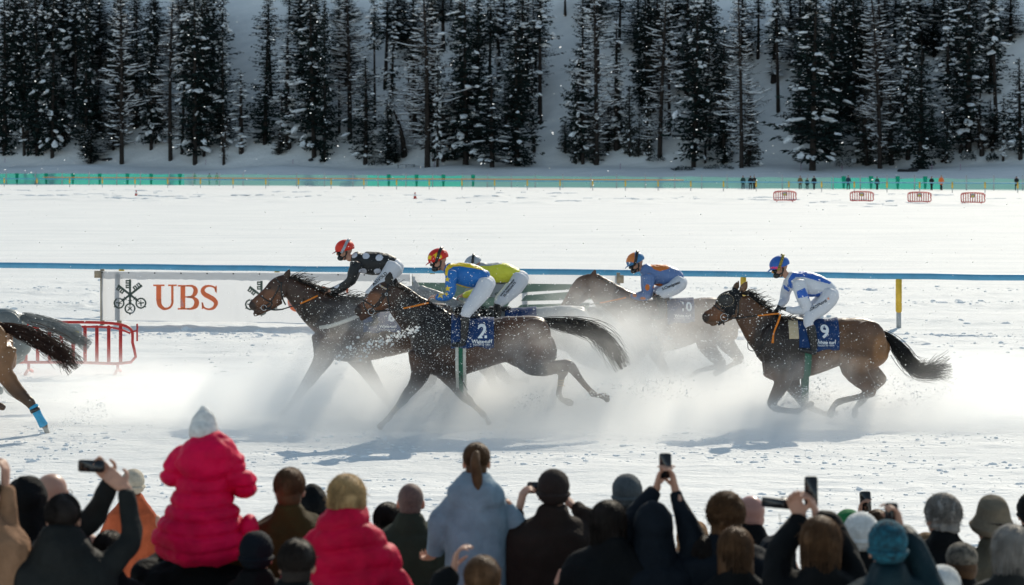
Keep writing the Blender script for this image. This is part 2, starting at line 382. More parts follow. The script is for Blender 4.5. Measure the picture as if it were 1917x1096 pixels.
# x, root row, top row, kind, width factor : read off the photo
TREES = [(9,290,-40,'dense',1.1),(47,276,-40,'snowy',.9),(70,293,-30,'dense',1),(98,297,-40,'snowy',.9),(140,228,-60,'pine',.8),(161,286,-40,'dense',.8),
(228,309,-30,'larch',1.15),(222,262,-10,'snowy',.7),(257,240,-50,'dense',.9),(283,282,20,'snowy',.8),(319,300,-10,'larch',1.1),(341,288,-40,'pine',.8),(365,308,-40,'snowy',1.1),
(382,280,-50,'dense',.9),(418,286,60,'snowy',.75),(413,250,-60,'pine',.7),(452,289,135,'thin',1.3),(496,271,37,'dense',1.05),(507,182,-60,'pine',.8),(540,280,66,'thin',1.5),
(522,290,240,'fir',.8),(542,48,-60,'pine',.6),(588,295,-40,'snowy',1.1),(608,303,-20,'dense',.6),(635,252,-40,'pine',.7),(655,262,-40,'larch',1.3),(684,308,106,'snowy',1.1),
(702,241,-60,'pine',.7),(721,168,-60,'pine',.9),(731,228,20,'thin',.9),(757,296,205,'sapling',1.5),(777,255,60,'thin',1.3),(800,314,-40,'larch',1.4),(812,300,-30,'snowy',.9),
(830,303,165,'fir',.9),(819,313,90,'thin',.6),(872,310,-40,'snowy',1.3),(896,280,-40,'dense',1.0),(921,314,140,'snowy',1.15),(934,152,-50,'thin',.9),(968,312,40,'dense',1.15),(1000,289,110,'thin',.8),
(975,240,-50,'snowy',1.0),(1011,234,-40,'pine',1.1),(1059,287,228,'fir',.7),(1058,33,-80,'pine',.7),(1082,305,110,'dense',.7),(1091,308,-40,'snowy',.8),(1117,310,-60,'larch',1.2),
(1114,309,210,'fir',.9),(1154,281,40,'thin',1.3),(1158,100,-60,'pine',.8),(1213,212,-40,'dense',1.0),(1235,296,-40,'larch',1.1),(1253,256,-50,'pine',.8),(1298,314,-40,'snowy',1.05),(1320,308,60,'larch',.6),
(1355,310,50,'dense',.85),(1388,316,-40,'larch',.95),(1400,312,215,'fir',1.0),(1419,113,-60,'pine',.7),(1457,212,-60,'pine',.9),(1448,157,-20,'thin',1.1),(1521,320,-40,'snowy',1.35),(1557,296,-30,'dense',1.2),
(1545,300,90,'snowy',1.0),(1585,182,-60,'dense',.9),(1623,312,165,'fir',1.0),(1647,317,-40,'larch',1.05),(1669,312,160,'fir',1.1),(1709,135,-60,'pine',.9),(1723,317,80,'dense',1.1),(1700,300,20,'thin',1.0),
(1771,237,-50,'thin',1.0),(1813,285,-40,'snowy',1.3),(1838,292,200,'sapling',1.2),(1866,266,-50,'pine',1.0),(1878,305,180,'thin',.6),(1910,300,110,'snowy',1.0),(1330,200,-50,'dense',.9),(1285,180,-50,'snowy',.9),
(1600,240,-40,'dense',1.0),(1690,230,-50,'snowy',.9),(1790,200,-50,'dense',.9),(1480,60,-80,'snowy',.8),(1388,120,-70,'snowy',.8)]
rt = random.Random(5)
for lo_, hi_, n_ in ((0, 400, 44), (560, 680, 8), (740, 1010, 18), (1080, 1130, 4), (1190, 1330, 10), (1490, 1620, 12), (1640, 1900, 16)):
    for i in range(n_):
        b_ = rt.choice((rt.uniform(20, 120), rt.uniform(120, 240))); TREES.append((rt.uniform(lo_, hi_), b_, -60, rt.choice(('dense', 'snowy', 'dense', 'pine', 'larch')), rt.uniform(.65, 1)))
for i in range(76):
    x = rt.uniform(0, 1917)
    if 1030 < x < 1075 or 1420 < x < 1490: continue
    b_ = rt.uniform(225, 312); TREES.append((x, b_, b_ - rt.uniform(40, 150), rt.choice(('fir', 'thin', 'dense', 'sapling', 'snowy')), rt.uniform(.5, .9)))
TREES.sort(key=lambda q: q[0])
KN = dict(dense=('dark_spruce', 'dense dark spruce', 'dense dark spruces on the slope'), snowy=('snowy_spruce', 'dark spruce with snow-clumped boughs', 'snow-clumped spruces on the slope'),
          larch=('bare_larch', 'bare larch with snow-lined branches', 'bare larches on the slope'), pine=('tall_pine', 'long bare-trunked pine', 'bare-trunked pines on the slope'),
          fir=('young_fir', 'small bushy young fir', 'young firs at the slope foot'), thin=('thin_spruce', 'thin ragged spruce', 'thin ragged spruces on the slope'), sapling=('bare_sapling', 'spindly bare sapling', 'bare saplings on the slope'))
ORD = ['first', 'second', 'third', 'fourth', 'fifth', 'sixth', 'seventh', 'eighth', 'ninth', 'tenth', 'eleventh', 'twelfth', 'thirteenth', 'fourteenth', 'fifteenth', 'sixteenth', 'seventeenth', 'eighteenth', 'nineteenth', 'twentieth']
ORD += [t + '-' + o if o else u for t, u in (('twenty', 'thirtieth'), ('thirty', 'fortieth'), ('forty', 'fiftieth'), ('fifty', 'sixtieth'), ('sixty', 'seventieth'), ('seventy', 'eightieth'), ('eighty', 'ninetieth')) for o in ORD[:9] + ['']]
def where(row): return 'at the slope foot' if row > 295 else 'low on the slope' if row > 240 else 'halfway up the slope' if row > 150 else 'high on the slope'
cnt = {}
for (x, by, ty, kd, wf) in TREES:
    loc = hit(x, by); ty = max(ty, -22); sc_ = F / loc.y; h = (by - ty) / sc_
    i = cnt.get(kd, 0); cnt[kd] = i + 1; vs_ = KINDS[kd]; H, prt = vs_[(i * 7 + int(x)) % len(vs_)]; nm, desc, grp = KN[kd]
    e = empty(nm, loc, f'{ORD[i]} from left of every {desc}, {where(by)}', 'tree', grp)
    sxy = (1.75 if by > 200 else 2.1) * wf * (.85 + .15 * h / H); e.scale = (sxy, sxy, h / H); e.rotation_euler = (0, rt.uniform(-.03, .03), rt.uniform(0, 6.28))
    for pn, me, mm in prt:
        if not me.materials:
            for q in mm: me.materials.append(q)
        o = bpy.data.objects.new(pn, me); COL.objects.link(o); o.parent = e
# low scrub, rocks, a bench along the shore
for i, (x, by, hh, ww, lb) in enumerate([(1580, 315, 34, 1.3, 'round dark snow-free bush at the slope foot left of a young fir'), (1812, 302, 26, 1.1, 'squat dark bush below the wide snowy spruce near the right edge'), (985, 313, 32, 1.0, 'dark bush pressed against the foot of the dense spruce at mid slope'),
        (1722, 318, 22, 1.2, 'low dark bush around the foot of the dense spruce on the right'), (1858, 306, 18, .9, 'small dark bush third from the right edge'), (846, 302, 24, .8, 'small dark bush right of the leaning larch trunk'), (1228, 305, 14, 1.5, 'flat dark scrub at the foot of the larch right of centre'), (1345, 318, 10, 2.4, 'long low dark scrub under the pair of spruces right of centre'), (1278, 320, 9, 1.8, 'low scrub dusted with snow at the slope foot right of centre'), (705, 312, 12, 1.4, 'low scrub by the bench at the slope foot')]):
    loc = hit(x, by); rnd = random.Random(200 + i); h = hh * loc.y / F; Q = []
    for _ in range(420):
        a = rnd.uniform(0, 6.28); rr = ww * rnd.random() ** .6; zz = h * (1 - (rr / ww) ** 2 * .7) * rnd.random() ** .7; p = Vector((math.cos(a) * rr, math.sin(a) * rr, zz))
        d = Vector((math.cos(a) + rnd.gauss(0, .5), math.sin(a) + rnd.gauss(0, .5), rnd.uniform(-.2, .9))).normalized() * rnd.uniform(.12, .32); ee = d.cross(Vector((rnd.gauss(0, 1), rnd.gauss(0, 1), 1))).normalized() * .07
        Q.append((loc + p, loc + p + d * .5 + ee, loc + p + d, loc + p + d * .5 - ee))
    mk('low_bush', mesh_of([(np.array([tuple(v) for q in Q for v in q]), [(4 * k, 4 * k + 1, 4 * k + 2, 4 * k + 3) for k in range(len(Q))])]), M_NEEDLE, loc=loc, smooth=False, label=lb, cat='bush', group='bushes along the shore')
M_ROCK = mat('dark_rock', (.03, .03, .032), .9, .4, 2, .5, .05, 4)
for i, (x, by, rx, lb) in enumerate([(180, 298, .5, 'small dark rock poking through snow, left one of the pair'), (200, 302, 1.1, 'long dark rock poking through snow, right one of the pair'), (1700, 322, 1.6, 'flat dark log-shaped rock on the bank beneath the dense right spruce'), (582, 303, .4, 'small dark stump-like rock left of the snowy spruce foot')]):
    loc = hit(x, by); rnd = random.Random(i); mk('rock', mesh_of([blob_geo(loc + Vector((0, 0, .12)), (rx, .5, .3), rnd), blob_geo(loc + Vector((rx * .5, 0, .22)), (rx * .5, .4, .3), rnd)]), M_ROCK, loc=loc, smooth=False, label=lb, cat='rock', group='rocks on the shore')
M_WOOD = mat('old_wood', (.06, .05, .045), .9, .3, 5, .3, .01, 20); M_PLANK = mat('pale_timber', (.42, .33, .23), .8, .25, 12, .3, .005, 40)
b = hit(760, 314); e = empty('wooden_bench', b, 'long dark wooden bench standing on the snowy bank', 'bench')
mk('seat', mesh_of([box(b + Vector((0, 0, .45)), (3.0, .35, .07))]), M_WOOD, e)
for s in (-1.3, 0, 1.3): mk('leg', mesh_of([box(b + Vector((s, 0, .15)), (.09, .3, .56))]), M_WOOD, e)
M_PINK = mat('pink_stake', (.30, .06, .22), .7, .2, 5, 0)
for i, (x, by, side) in enumerate([(9, 306, 'left edge'), (385, 309, 'left third'), (548, 309, 'centre left'), (813, 313, 'bench'), (1161, 318, 'middle right'), (1499, 320, 'big snowy spruce'), (1576, 322, 'round bush'), (1744, 320, 'right dense spruce'), (1798, 320, 'right edge')]):
    loc = hit(x, by); mk('marker_stake', mesh_of([tube([loc + Vector((0, 0, -.3)), loc + Vector((.03, 0, .9))], .03, 5)]), M_PINK, loc=loc, label=f'thin pink marker stake on the bank near the {side}', cat='stake', group='pink stakes on the bank')

# ------------------------------------------------------------------ far fences
def attr_alpha_mat(name, c, alpha, c2=None):
    m, t, p = newmat(name); t.links.new(ramp(t, nz(t, .6, 3), .35, .65, c2 or tuple(v * .75 for v in c), c), p.inputs['Base Color']); p.inputs['Roughness'].default_value = .8
    out = t.nodes['Material Output']; tr = t.nodes.new('ShaderNodeBsdfTransparent'); tl = t.nodes.new('ShaderNodeBsdfTranslucent'); tl.inputs[0].default_value = (*c, 1)
    m1 = t.nodes.new('ShaderNodeMixShader'); m1.inputs[0].default_value = .5; m2 = t.nodes.new('ShaderNodeMixShader'); m2.inputs[0].default_value = alpha
    t.links.new(p.outputs[0], m1.inputs[1]); t.links.new(tl.outputs[0], m1.inputs[2]); t.links.new(tr.outputs[0], m2.inputs[1]); t.links.new(m1.outputs[0], m2.inputs[2]); t.links.new(m2.outputs[0], out.inputs[0]); return m
M_NETB = attr_alpha_mat('bright_green_net', (.03, .50, .36), .70); M_NETP = attr_alpha_mat('pale_green_net', (.16, .46, .36), .50)  # bright net colour strengthened to paint a sunlit glow on shaded panels
M_NETD = mat('green_fold', (.0, .34, .2), .8, .2, 3, 0); M_GPOLE = mat('grey_pole', (.5, .52, .52), .6, .2, 5, 0)
def farline(x, yl, yr): # ground point on the lake below photo column x, base row going from yl to yr
    row = yl + (yr - yl) * x / 1917; Y = CAMH * F / (row - HY); return Vector(((x - CX) * Y / F, Y, 0)), Y
e = empty('green_net_fence', farline(0, 345, 357)[0], 'long green safety net fence on grey poles across the far lake shore', 'net fence')
segs = [(-60, 120, 1), (120, 250, 1), (250, 345, 1), (345, 470, 0), (470, 600, 0), (600, 688, 0), (688, 800, 1), (800, 868, 1), (868, 1010, 0), (1010, 1150, 0), (1150, 1300, 0), (1300, 1440, 0), (1440, 1556, 0), (1556, 1622, 1), (1622, 1760, 1), (1760, 1870, 0), (1870, 1980, 0)]
for a_, b_, br in segs:
    V = []; N = max(3, int((b_ - a_) / 12))
    for i in range(N + 1):
        p, Y = farline(a_ + (b_ - a_) * i / N, 345.5, 357); zt = 1.75 - .25 * (a_ / 1917) + .1 * n1(i * .5, a_) - .08 * math.sin(i / N * math.pi)
        for zz in (.05, zt * .5, zt): V.append((p.x, p.y + .12 * n1(i * .9, zz * 2, a_), zz))
    mk('net_panel', mesh_of([(V, [(3 * i + k, 3 * i + 3 + k, 3 * i + 4 + k, 3 * i + 1 + k) for i in range(N) for k in (0, 1)])]), M_NETB if br else M_NETP, e)
x = 12
while x < 1917:
    p, Y = farline(x, 345.5, 357); br = any(a_ <= x < b_ and q for a_, b_, q in segs)
    mk('post', mesh_of([box(p + Vector((0, -.1, .95)), (.13, .13, 1.95))]), M_GPOLE, e)
    if br and x < 1900:
        p2, Y = farline(x + 20, 345.5, 357); mk('gathered_net', mesh_of([loft([(p2 + Vector((0, -.1, .1)), .12, .05), (p2 + Vector((0, -.1, .9)), .2, .06), (p2 + Vector((0, -.1, 1.7)), .3, .06)], 6, 2)]), M_NETD, e)
    x += 50 + R.uniform(-6, 6)
M_YEL = mat('yellow_paint', (.80, .50, .06), .5, .15, 8, .1); M_BLUE = mat('blue_rail_paint', lin(88, 158, 195), .4, .15, 3, .1, spec=.4); M_ORA = mat('orange_rail_paint', lin(225, 140, 70), .5, .15, 3, 0)
M_PALE = mat('galvanised_post', (.45, .46, .46), .5, .2, 8, .1)
e = empty('far_running_rail', farline(0, 350, 362)[0], 'far blue and orange running rail on yellow-topped posts', 'running rail')
PA = [farline(x, 350, 362)[0] for x in range(-60, 2001, 60)]
mk('rail', mesh_of([tube([p + Vector((0, 0, 1.15)) for p in PA], .065, 6)]), M_BLUE, e)
mk('rail', mesh_of([tube([p + Vector((0, .1, 1.36)) for p in [farline(x, 350, 362)[0] for x in range(80, 1310, 60)]], .06, 6)]), M_ORA, e)
x = 8
while x < 1917:
    p = farline(x, 350, 362)[0]; k_ = mk('post', mesh_of([tube([p + Vector((0, -.02, -.1)), p + Vector((0, -.02, .55))], .05, 6)]), M_PALE, e)
    mk('post_sleeve', mesh_of([box(p + Vector((0, -.02, .9)), (.17, .14, .72))]), M_YEL, k_); x += 61.2
# red crowd barriers
M_RED = mat('red_barrier_paint', lin(205, 62, 58), .5, .15, 6, .1); M_SIGN = mat('yellow_plate', (.75, .55, .08), .5, .1, 5, 0); M_PLATE = mat('pale_plate', (.5, .5, .48), .5, .1, 5, 0)
def barrier(loc, rz, label, W=2.3, Hh=1.0, rails=1, fr=.028):
    e = empty('crowd_barrier', loc, label, 'barrier', 'red crowd barriers'); e.rotation_euler = (0, 0, rz)
    o = Vector(loc); w2 = W / 2; z0 = .22
    mk('frame', mesh_of([tube([o + Vector(q) for q in ((-w2 + .03, 0, z0), (-w2, 0, .6), (-w2 + .02, 0, Hh - .14), (-w2 + .2, 0, Hh - .04), (-w2 + .55, 0, Hh), (0, 0, Hh + .01), (w2 - .55, 0, Hh), (w2 - .2, 0, Hh - .04), (w2 - .02, 0, Hh - .14), (w2, 0, .6), (w2 - .03, 0, z0), (0, 0, z0), (-w2 + .03, 0, z0))], fr, 7, 3)] +
       ([tube([o + Vector(q) for q in ((-w2 + .04, 0, Hh - .2), (-w2 + .25, 0, Hh - .12), (-w2 + .6, 0, Hh - .08), (w2 - .6, 0, Hh - .08), (w2 - .25, 0, Hh - .12), (w2 - .04, 0, Hh - .2))], .02, 6, 3)])), M_RED, e)
    for i in range(9):
        x = -w2 + W * (i + 1) / 10; mk('bar', mesh_of([bbox(o + Vector((x, 0, (z0 + Hh) / 2 - .03)), (.062 + (fr - .028), .03, Hh - z0 - .04), .2)]), M_RED, e)
    s = mk('sign_plate', mesh_of([bbox(o + Vector((0, -.035, .78)), (.34, .012, .34), .1)]), M_PLATE, e)
    mk('sign_patch', mesh_of([bbox(o + Vector((0, -.048, .74)), (.24, .01, .16), .1)]), M_SIGN, s)
    for sx in (-w2 + .28, w2 - .28): mk('foot', mesh_of([tube([o + Vector((sx, 0, z0)), o + Vector((sx, 0, .05))], .028, 6), tube([o + Vector((sx, -.32, .02)), o + Vector((sx, -.1, .07)), o + Vector((sx, .1, .07)), o + Vector((sx, .32, .02))], .03, 6)]), M_RED, e)
    mk('hook', mesh_of([tube([o + Vector((w2, 0, .8)), o + Vector((w2 + .09, 0, .82)), o + Vector((w2 + .1, 0, .9))], .018, 5), tube([o + Vector((w2 + .09, 0, .62)), o + Vector((w2 + .09, 0, .95))], .018, 5)]), M_RED, e)
    return e
for x, y, rz, lb in ((1469, 379, .1, 'small red barrier on the far snow, leftmost of the distant four'), (1613, 380, -.08, 'small red barrier on the far snow, second of the distant four'), (1721, 381.5, .05, 'small red barrier on the far snow, third of the distant four'), (1821, 383, 0, 'small red barrier on the far snow, rightmost of the distant four')):
    Y = CAMH * F / (y - HY); barrier(Vector(((x - CX) * Y / F, Y, -.02)), rz, lb, 2.05, 1.05, 1, .05)
barrier(P(137, 700, 42.6).xy.to_3d(), .0, 'large red barrier in the snow spray behind the leaving horse at left', 2.25, .97)
M_CONE = mat('cone_red', lin(190, 60, 50), .6, .1, 5, 0); M_CONEW = mat('cone_white', (.8, .8, .8), .6, .1, 5, 0)
for x, y, lb in ((255, 368, 'small red and white cone on far snow, left one'), (777, 373, 'small red and white cone on far snow, right one')):
    Y = CAMH * F / (y - HY); o = Vector(((x - CX) * Y / F, Y, 0)); e = empty('traffic_cone', o, lb, 'cone', 'cones on the far snow')
    mk('body', mesh_of([loft([(o + Vector((0, 0, .03)), .17, .17), (o + Vector((0, 0, .7)), .035, .035)], 10, 1, 0)]), M_CONE, e); mk('base', mesh_of([box(o + Vector((0, 0, .02)), (.4, .4, .05))]), M_CONE, e)
    mk('band', mesh_of([loft([(o + Vector((0, 0, .3)), .125, .125), (o + Vector((0, 0, .48)), .093, .093)], 10, 1, 0)]), M_CONEW, e)

# ------------------------------------------------------------------ near rail and banners
def near(x): # the rail stands closer on the right
    f = x / 1917; Y = 1 / ((1 - f) / 59.6 + f / 53.4); return Vector(((x - CX) * Y / F, Y, 0))
e = empty('blue_running_rail', near(0), 'near blue running rail on yellow posts behind the horses', 'running rail')
mk('rail', mesh_of([loft([(near(x) + Vector((0, 0, 1.25 + .006 * math.sin(x * .03))), .075, .05) for x in range(-200, 2200, 97)], 10, 2, 0)]), M_BLUE, e)
for i in range(-1, 8):
    x = 227 + i * 291.2; o = near(x); g = mk('post', mesh_of([bbox(o + Vector((0, .04, .2)), (.11, .06, .6), .2)]), M_PALE, e)
    mk('post_sleeve', mesh_of([bbox(o + Vector((0, .04, .78)), (.135, .09, .82), .15)]), M_YEL, g)
def cloth_mat(name, c, var=.08):
    m = attr_alpha_mat(name, c, 1.0, tuple(v * (1 - var) for v in c)); m.node_tree.nodes['Mix Shader'].inputs[0].default_value = .65; return m
M_BAN = cloth_mat('banner_white', (.60, .61, .63)); M_BANG = cloth_mat('banner_green', (.30, .40, .34)); M_BRED = cloth_mat('banner_red', (1.0, .42, .22)); M_BKEY = cloth_mat('banner_dark_green', (.20, .25, .22))
def bplane(x, y, off=0.):
    f = (x - 190) / 980; Y = 55.0 - 1.8 * f; p = P(x, y, Y); p.y -= off; return p
def flat(polys, off, name, m, parent, th=.004, holes=None):
    """flat shapes given as outlines on the photo, laid on the banner cloth"""
    g = []
    for poly in polys:
        n = len(poly); V = [tuple(bplane(x, y, off)) for x, y in poly] + [tuple(bplane(x, y, off - th)) for x, y in poly]
        g.append((np.array(V), [tuple(range(n)), tuple(range(2 * n - 1, n - 1, -1))] + [(i, i + n, (i + 1) % n + n, (i + 1) % n) for i in range(n)]))
    return mk(name, mesh_of(g), m, parent, smooth=False)
def strip(pts, ws):
    """outline quads of a stroke with varying width"""
    A = cr([(x, y, w_) for (x, y), w_ in zip(pts, ws)], 6); T = np.gradient(A[:, :2], axis=0); T /= np.linalg.norm(T, axis=1)[:, None]; N = np.stack([-T[:, 1], T[:, 0]], 1)
    L, Rr = A[:, :2] + N * A[:, 2:] / 2, A[:, :2] - N * A[:, 2:] / 2
    return [[tuple(L[i]), tuple(L[i + 1]), tuple(Rr[i + 1]), tuple(Rr[i])] for i in range(len(A) - 1)]
def banner_cloth(x0, x1, yt, yb, m, name, parent, off=0.):
    V = []; NXs = 110
    for i in range(NXs + 1):
        x = x0 + (x1 - x0) * i / NXs
        for j in range(7): p = bplane(x, yt(x) + (yb(x) - yt(x)) * j / 6, off); V.append((p.x, p.y + .03 * n1(x * .06, j * .5) + .012 * n1(x * .25, j * .3, 4.), p.z))
    return mk(name, mesh_of([(V, [(7 * i + k, 7 * i + k + 1, 7 * i + 8 + k, 7 * i + 7 + k) for i in range(NXs) for k in range(6)])]), m, parent)
e = empty('white_banner', bplane(190, 626), 'white UBS banner with green keys and red letters on the inner fence', 'banner')
WL[e.name] = Vector(e.location)
yt = lambda x: 508 + (x - 190) * .009; yb = lambda x: 600 + (x - 190) * .011
banner_cloth(190, 768, yt, yb, M_BAN, 'cloth', e)
banner_cloth(192, 768, lambda x: yt(x) - .5, lambda x: yt(x) + 13, M_BAN, 'top_hem', e, -.03)
for x in range(190, 770, 49): mk('eyelet', mesh_of([ell(bplane(x + 2, yt(x) + 2.5, .02), (.018, .01, .018), None, 6, 4)]), M_LEATHER, e)
def ubs(dx, full=True):
    S = []; dy = dx * .011
    o = lambda L: [[(x + dx, y + dy) for x, y in q] for q in L]
    U = [[(287, 533), (308, 533), (308, 536), (287, 536)], [(315, 533), (331, 533), (331, 536), (315, 536)], [(292.5, 536), (302, 536), (302, 562), (292.5, 562)], [(320.5, 536), (325, 536), (325, 562), (320.5, 562)]] + strip([(297.2, 561), (299, 571), (305.5, 577.5), (312, 578.3), (319, 575), (322.6, 568), (322.8, 561)], [9.6, 8.4, 6, 4.4, 4.2, 4.3, 4.5])
    B = [[(333, 534), (352, 534), (352, 536.8), (333, 536.8)], [(333, 577), (354, 577), (354, 580), (333, 580)], [(338, 536), (347, 536), (347, 578), (338, 578)], [(347, 555), (354, 555), (354, 557.5), (347, 557.5)]] + strip([(350, 535.4), (360, 536), (366, 542), (365, 550), (359, 555.5), (350, 556.2)], [2.8, 4.5, 8, 8, 4.5, 2.6]) + strip([(350, 556.4), (361, 557.5), (368, 564), (366.5, 573), (359, 578), (350, 578.6)], [2.6, 4.5, 8.8, 8.8, 4.6, 2.8])
    Sg = strip([(404.5, 547), (402, 539), (393, 535.6), (384, 537.5), (379.5, 544), (383, 551), (392, 556), (400, 561), (404.5, 568), (400, 576.5), (391, 579.3), (382, 576), (378.5, 567)], [3, 3.4, 3.6, 5.5, 7.6, 8.6, 9, 8.8, 7.8, 5.6, 3.6, 3.4, 3]) + [[(403, 536), (406, 535), (406, 549), (404.5, 549)], [(377.6, 566), (379.2, 566), (381, 578), (378, 579.5)]]
    flat(o(U), .012, 'letter_u', M_BRED, e); flat(o(B), .013, 'letter_b', M_BRED, e); flat(o(Sg), .014, 'letter_s', M_BRED, e)
    K = []
    def key(ang):
        c, s = math.cos(ang), math.sin(ang); r = lambda x, y: (243.5 + x * c - y * s, 552 + x * s + y * c); L = []
        L += [[r(-2, -28.5), r(2.3, -28.5), r(2.0, 18), r(-1.8, 18)]]
        for y0 in (-27.5, -23.2, -19, -14.8): L += [[r(-8 + (abs(y0 + 21) < 3) * 2, y0), r(-1, y0), r(-1, y0 + 2.8), r(-8, y0 + 2.8)]]
        L += [[r(-8.2, -27.5), r(-6.4, -27.5), r(-6.4, -21), r(-8.2, -21)], [r(-8.2, -19), r(-6.4, -19), r(-6.4, -12.6), r(-8.2, -12.6)], [r(-4, 10.5), r(4, 10.5), r(4, 12), r(-4, 12)], [r(-3, 14), r(3, 14), r(3, 15.4), r(-3, 15.4)]]
        ring = [r(9 * math.sin(a), 26 + 9 * math.cos(a)) for a in np.linspace(0, 6.283, 9)]; L += strip(ring, [2.9] * 9)
        L += strip([r(0, 18), r(0, 22), r(-3, 24.5), r(-5.5, 24)], [1.6] * 4) + strip([r(0, 22), r(3, 24.5), r(5.5, 24)], [1.6] * 3) + strip([r(0, 35), r(0, 31), r(-3, 28.5)], [1.6] * 3) + strip([r(0, 31), r(3, 28.5)], [1.5] * 2) if False else strip([r(0, 18), r(0, 26)], [1.7] * 2) + strip([r(-4.5, 30), r(0, 26.5), r(4.5, 30)], [2.4] * 3) + strip([r(-4.5, 22), r(0, 25.5), r(4.5, 22)], [1.3] * 3) + [[r(-1.5, 34), r(1.5, 34), r(1, 38), r(-1, 38)]]
        return L
    K = key(0) + key(math.radians(-52)) + key(math.radians(52)); flat(o(K), .015, 'key_emblem', M_BKEY, e)
ubs(0); ubs(246)
o = bplane(186, 514); mk('wooden_post', mesh_of([box(Vector((o.x + .06, o.y + .08, .62)), (.09, .09, 1.5))]), M_PLANK, e); mk('wooden_block', mesh_of([box(o + Vector((-.04, .02, .0)), (.16, .1, .17))]), M_PLANK, e)
for x in (222,): q = bplane(x, 600); mk('wooden_post', mesh_of([box(Vector((q.x, q.y + .1, .6)), (.11, .06, 1.4))]), M_PLANK, e)
e = empty('striped_banner', bplane(775, 626), 'green banner with white curving stripes behind the middle horses', 'banner')
yt2 = lambda x: 513 + (x - 770) * .009; yb2 = lambda x: 606 + (x - 770) * .008
banner_cloth(772, 1160, yt2, yb2, M_BAN, 'cloth', e)
flat([[(772, 529), (1118, 533), (1116, 541), (1062, 543), (990, 547), (968, 551), (958, 560), (946, 580), (938, 604), (772, 602)], [(1064, 547), (1112, 546), (1108, 561), (975, 564), (985, 553)], [(975, 571), (1104, 567), (1098, 600), (950, 600), (958, 585)]], .012, 'green_band', M_BANG, e)
flat(strip([(868, 568), (880, 548), (905, 541), (940, 545), (955, 552)], [3, 22, 30, 26, 8]), .016, 'white_panel', M_BAN, e)
flat(strip([(922, 549), (915, 549), (915, 557), (922, 557)], [1.6] * 4) + strip([(915, 553), (921, 553)], [1.4] * 2) + strip([(935, 550), (930, 548.5), (926.5, 551), (931, 553.5), (934.5, 556), (930, 558), (926, 556.5)], [1.6] * 7), .024, 'letters_es', M_BKEY, e)
for x in (775, 880, 985, 1090): q = bplane(x, 606); mk('wooden_post', mesh_of([box(Vector((q.x, q.y + .1, .6)), (.11, .06, 1.4))]), M_PLANK, e)
o = bplane(1161, 523); mk('wooden_block', mesh_of([box(o, (.17, .08, .19))]), M_PLANK, e); mk('wooden_post', mesh_of([box(Vector((o.x - .04, o.y + .1, .62)), (.08, .08, 1.5))]), M_PLANK, e)

# ------------------------------------------------------------------ small people on the far shore
def far_person(x, base, label, coat, trousers=(.015, .015, .018), arms='down', hat=None, h=1.76):
    Y = CAMH * F / (base - HY); o = Vector(((x - CX) * Y / F, Y, 0)); s = h / 1.76
    e = empty('person', o, label, 'person', 'people on the far shore'); q = lambda a, b, c: o + Vector((a * s, b * s, c * s)); st = R.uniform(.06, .14); 
    hands = {'down': ((-.30, -.05, .82), (.30, -.05, .82)), 'up': ((-.10, .22, 1.55), (.12, .22, 1.55)), 'front': ((-.1, -.25, 1.1), (.12, -.25, 1.1))}[arms]
    arm = lambda sg, hd, g=1: loft([(q(sg * .17, 0, 1.42), .06 * g, .06 * g), (q(sg * .27, -.03, 1.16), .05 * g, .05 * g), (q(*hd), .038 * g, .038 * g)], 8, 3, 1)
    body = fuse([ell(q(0, 0, 1.65), (.078, .095, .115)), loft([(q(0, 0, 1.6), .05, .05), (q(0, 0, 1.45), .06, .06), (q(0, 0, 1.35), .15, .09), (q(0, 0, 1.0), .13, .09), (q(0, 0, .85), .15, .1)], 10, 3)] + [loft([(q(sg * .08, 0, .9), .07, .07), (q(sg * st, -.02, .48), .05, .05), (q(sg * st, .02, .06), .035, .04), (q(sg * st, -.12, .03), .035, .03)], 8, 3) for sg in (-1, 1)] + [arm(sg, hd, .8) for sg, hd in zip((-1, 1), hands)] + [ell(q(*hd), (.04, .04, .05)) for hd in hands], .022, 1)
    mk('body', body, M_SKIN, e)
    mk('coat', fuse([loft([(q(0, 0, 1.5), .09, .08), (q(0, 0, 1.4), .2, .12), (q(0, 0, 1.1), .19, .14), (q(0, 0, .78), .21, .15)], 12, 3)] + [arm(sg, hd, 1.35) for sg, hd in zip((-1, 1), hands)], .03, 1), coat, e)
    mk('trousers', fuse([loft([(q(sg * .08, 0, .9), .095, .1), (q(sg * st, -.02, .48), .075, .08), (q(sg * st, .02, .1), .065, .075)], 8, 3) for sg in (-1, 1)], .025, 1), M_DK, e)
    mk('hat' if hat else 'hair', mesh_of([ell(q(0, .01, 1.70), (.088, .1, .09))]), hat or M_HAIR, e)
M_DK = mat('dark_trousers', (.016, .017, .02), .85, .3, 8, .2); M_C1 = mat('black_coat', (.014, .015, .017), .85, .3, 8, .2); M_C2 = mat('dark_green_coat', (.02, .06, .05), .85, .3, 8, .2)
M_C3 = mat('ochre_coat', (.20, .13, .05), .85, .3, 8, .2); M_C4 = mat('navy_coat', (.02, .04, .07), .85, .3, 8, .2); M_C5 = mat('orange_vest', (.75, .18, .05), .8, .2, 8, .2); M_C6 = mat('grey_coat', (.2, .2, .19), .85, .2, 8, .2)
far_person(364, 346, 'person in dark green at far net fence, leftmost of all', M_C2)
far_person(392, 346.5, 'person in navy, left one of the close pair by the net fence', M_C4, arms='front')
far_person(406, 346.5, 'person in dark coat, right one of the close pair by the net fence', M_C3)
far_person(1391, 354.5, 'person in dark green coat left of two huddled spectators on far shore', M_C2)
far_person(1405, 355, 'person in black standing against a companion on the far shore', M_C1)
far_person(1412, 355, 'person in black with grey hat, right of the huddled two on far shore', M_C1, hat=M_C6)
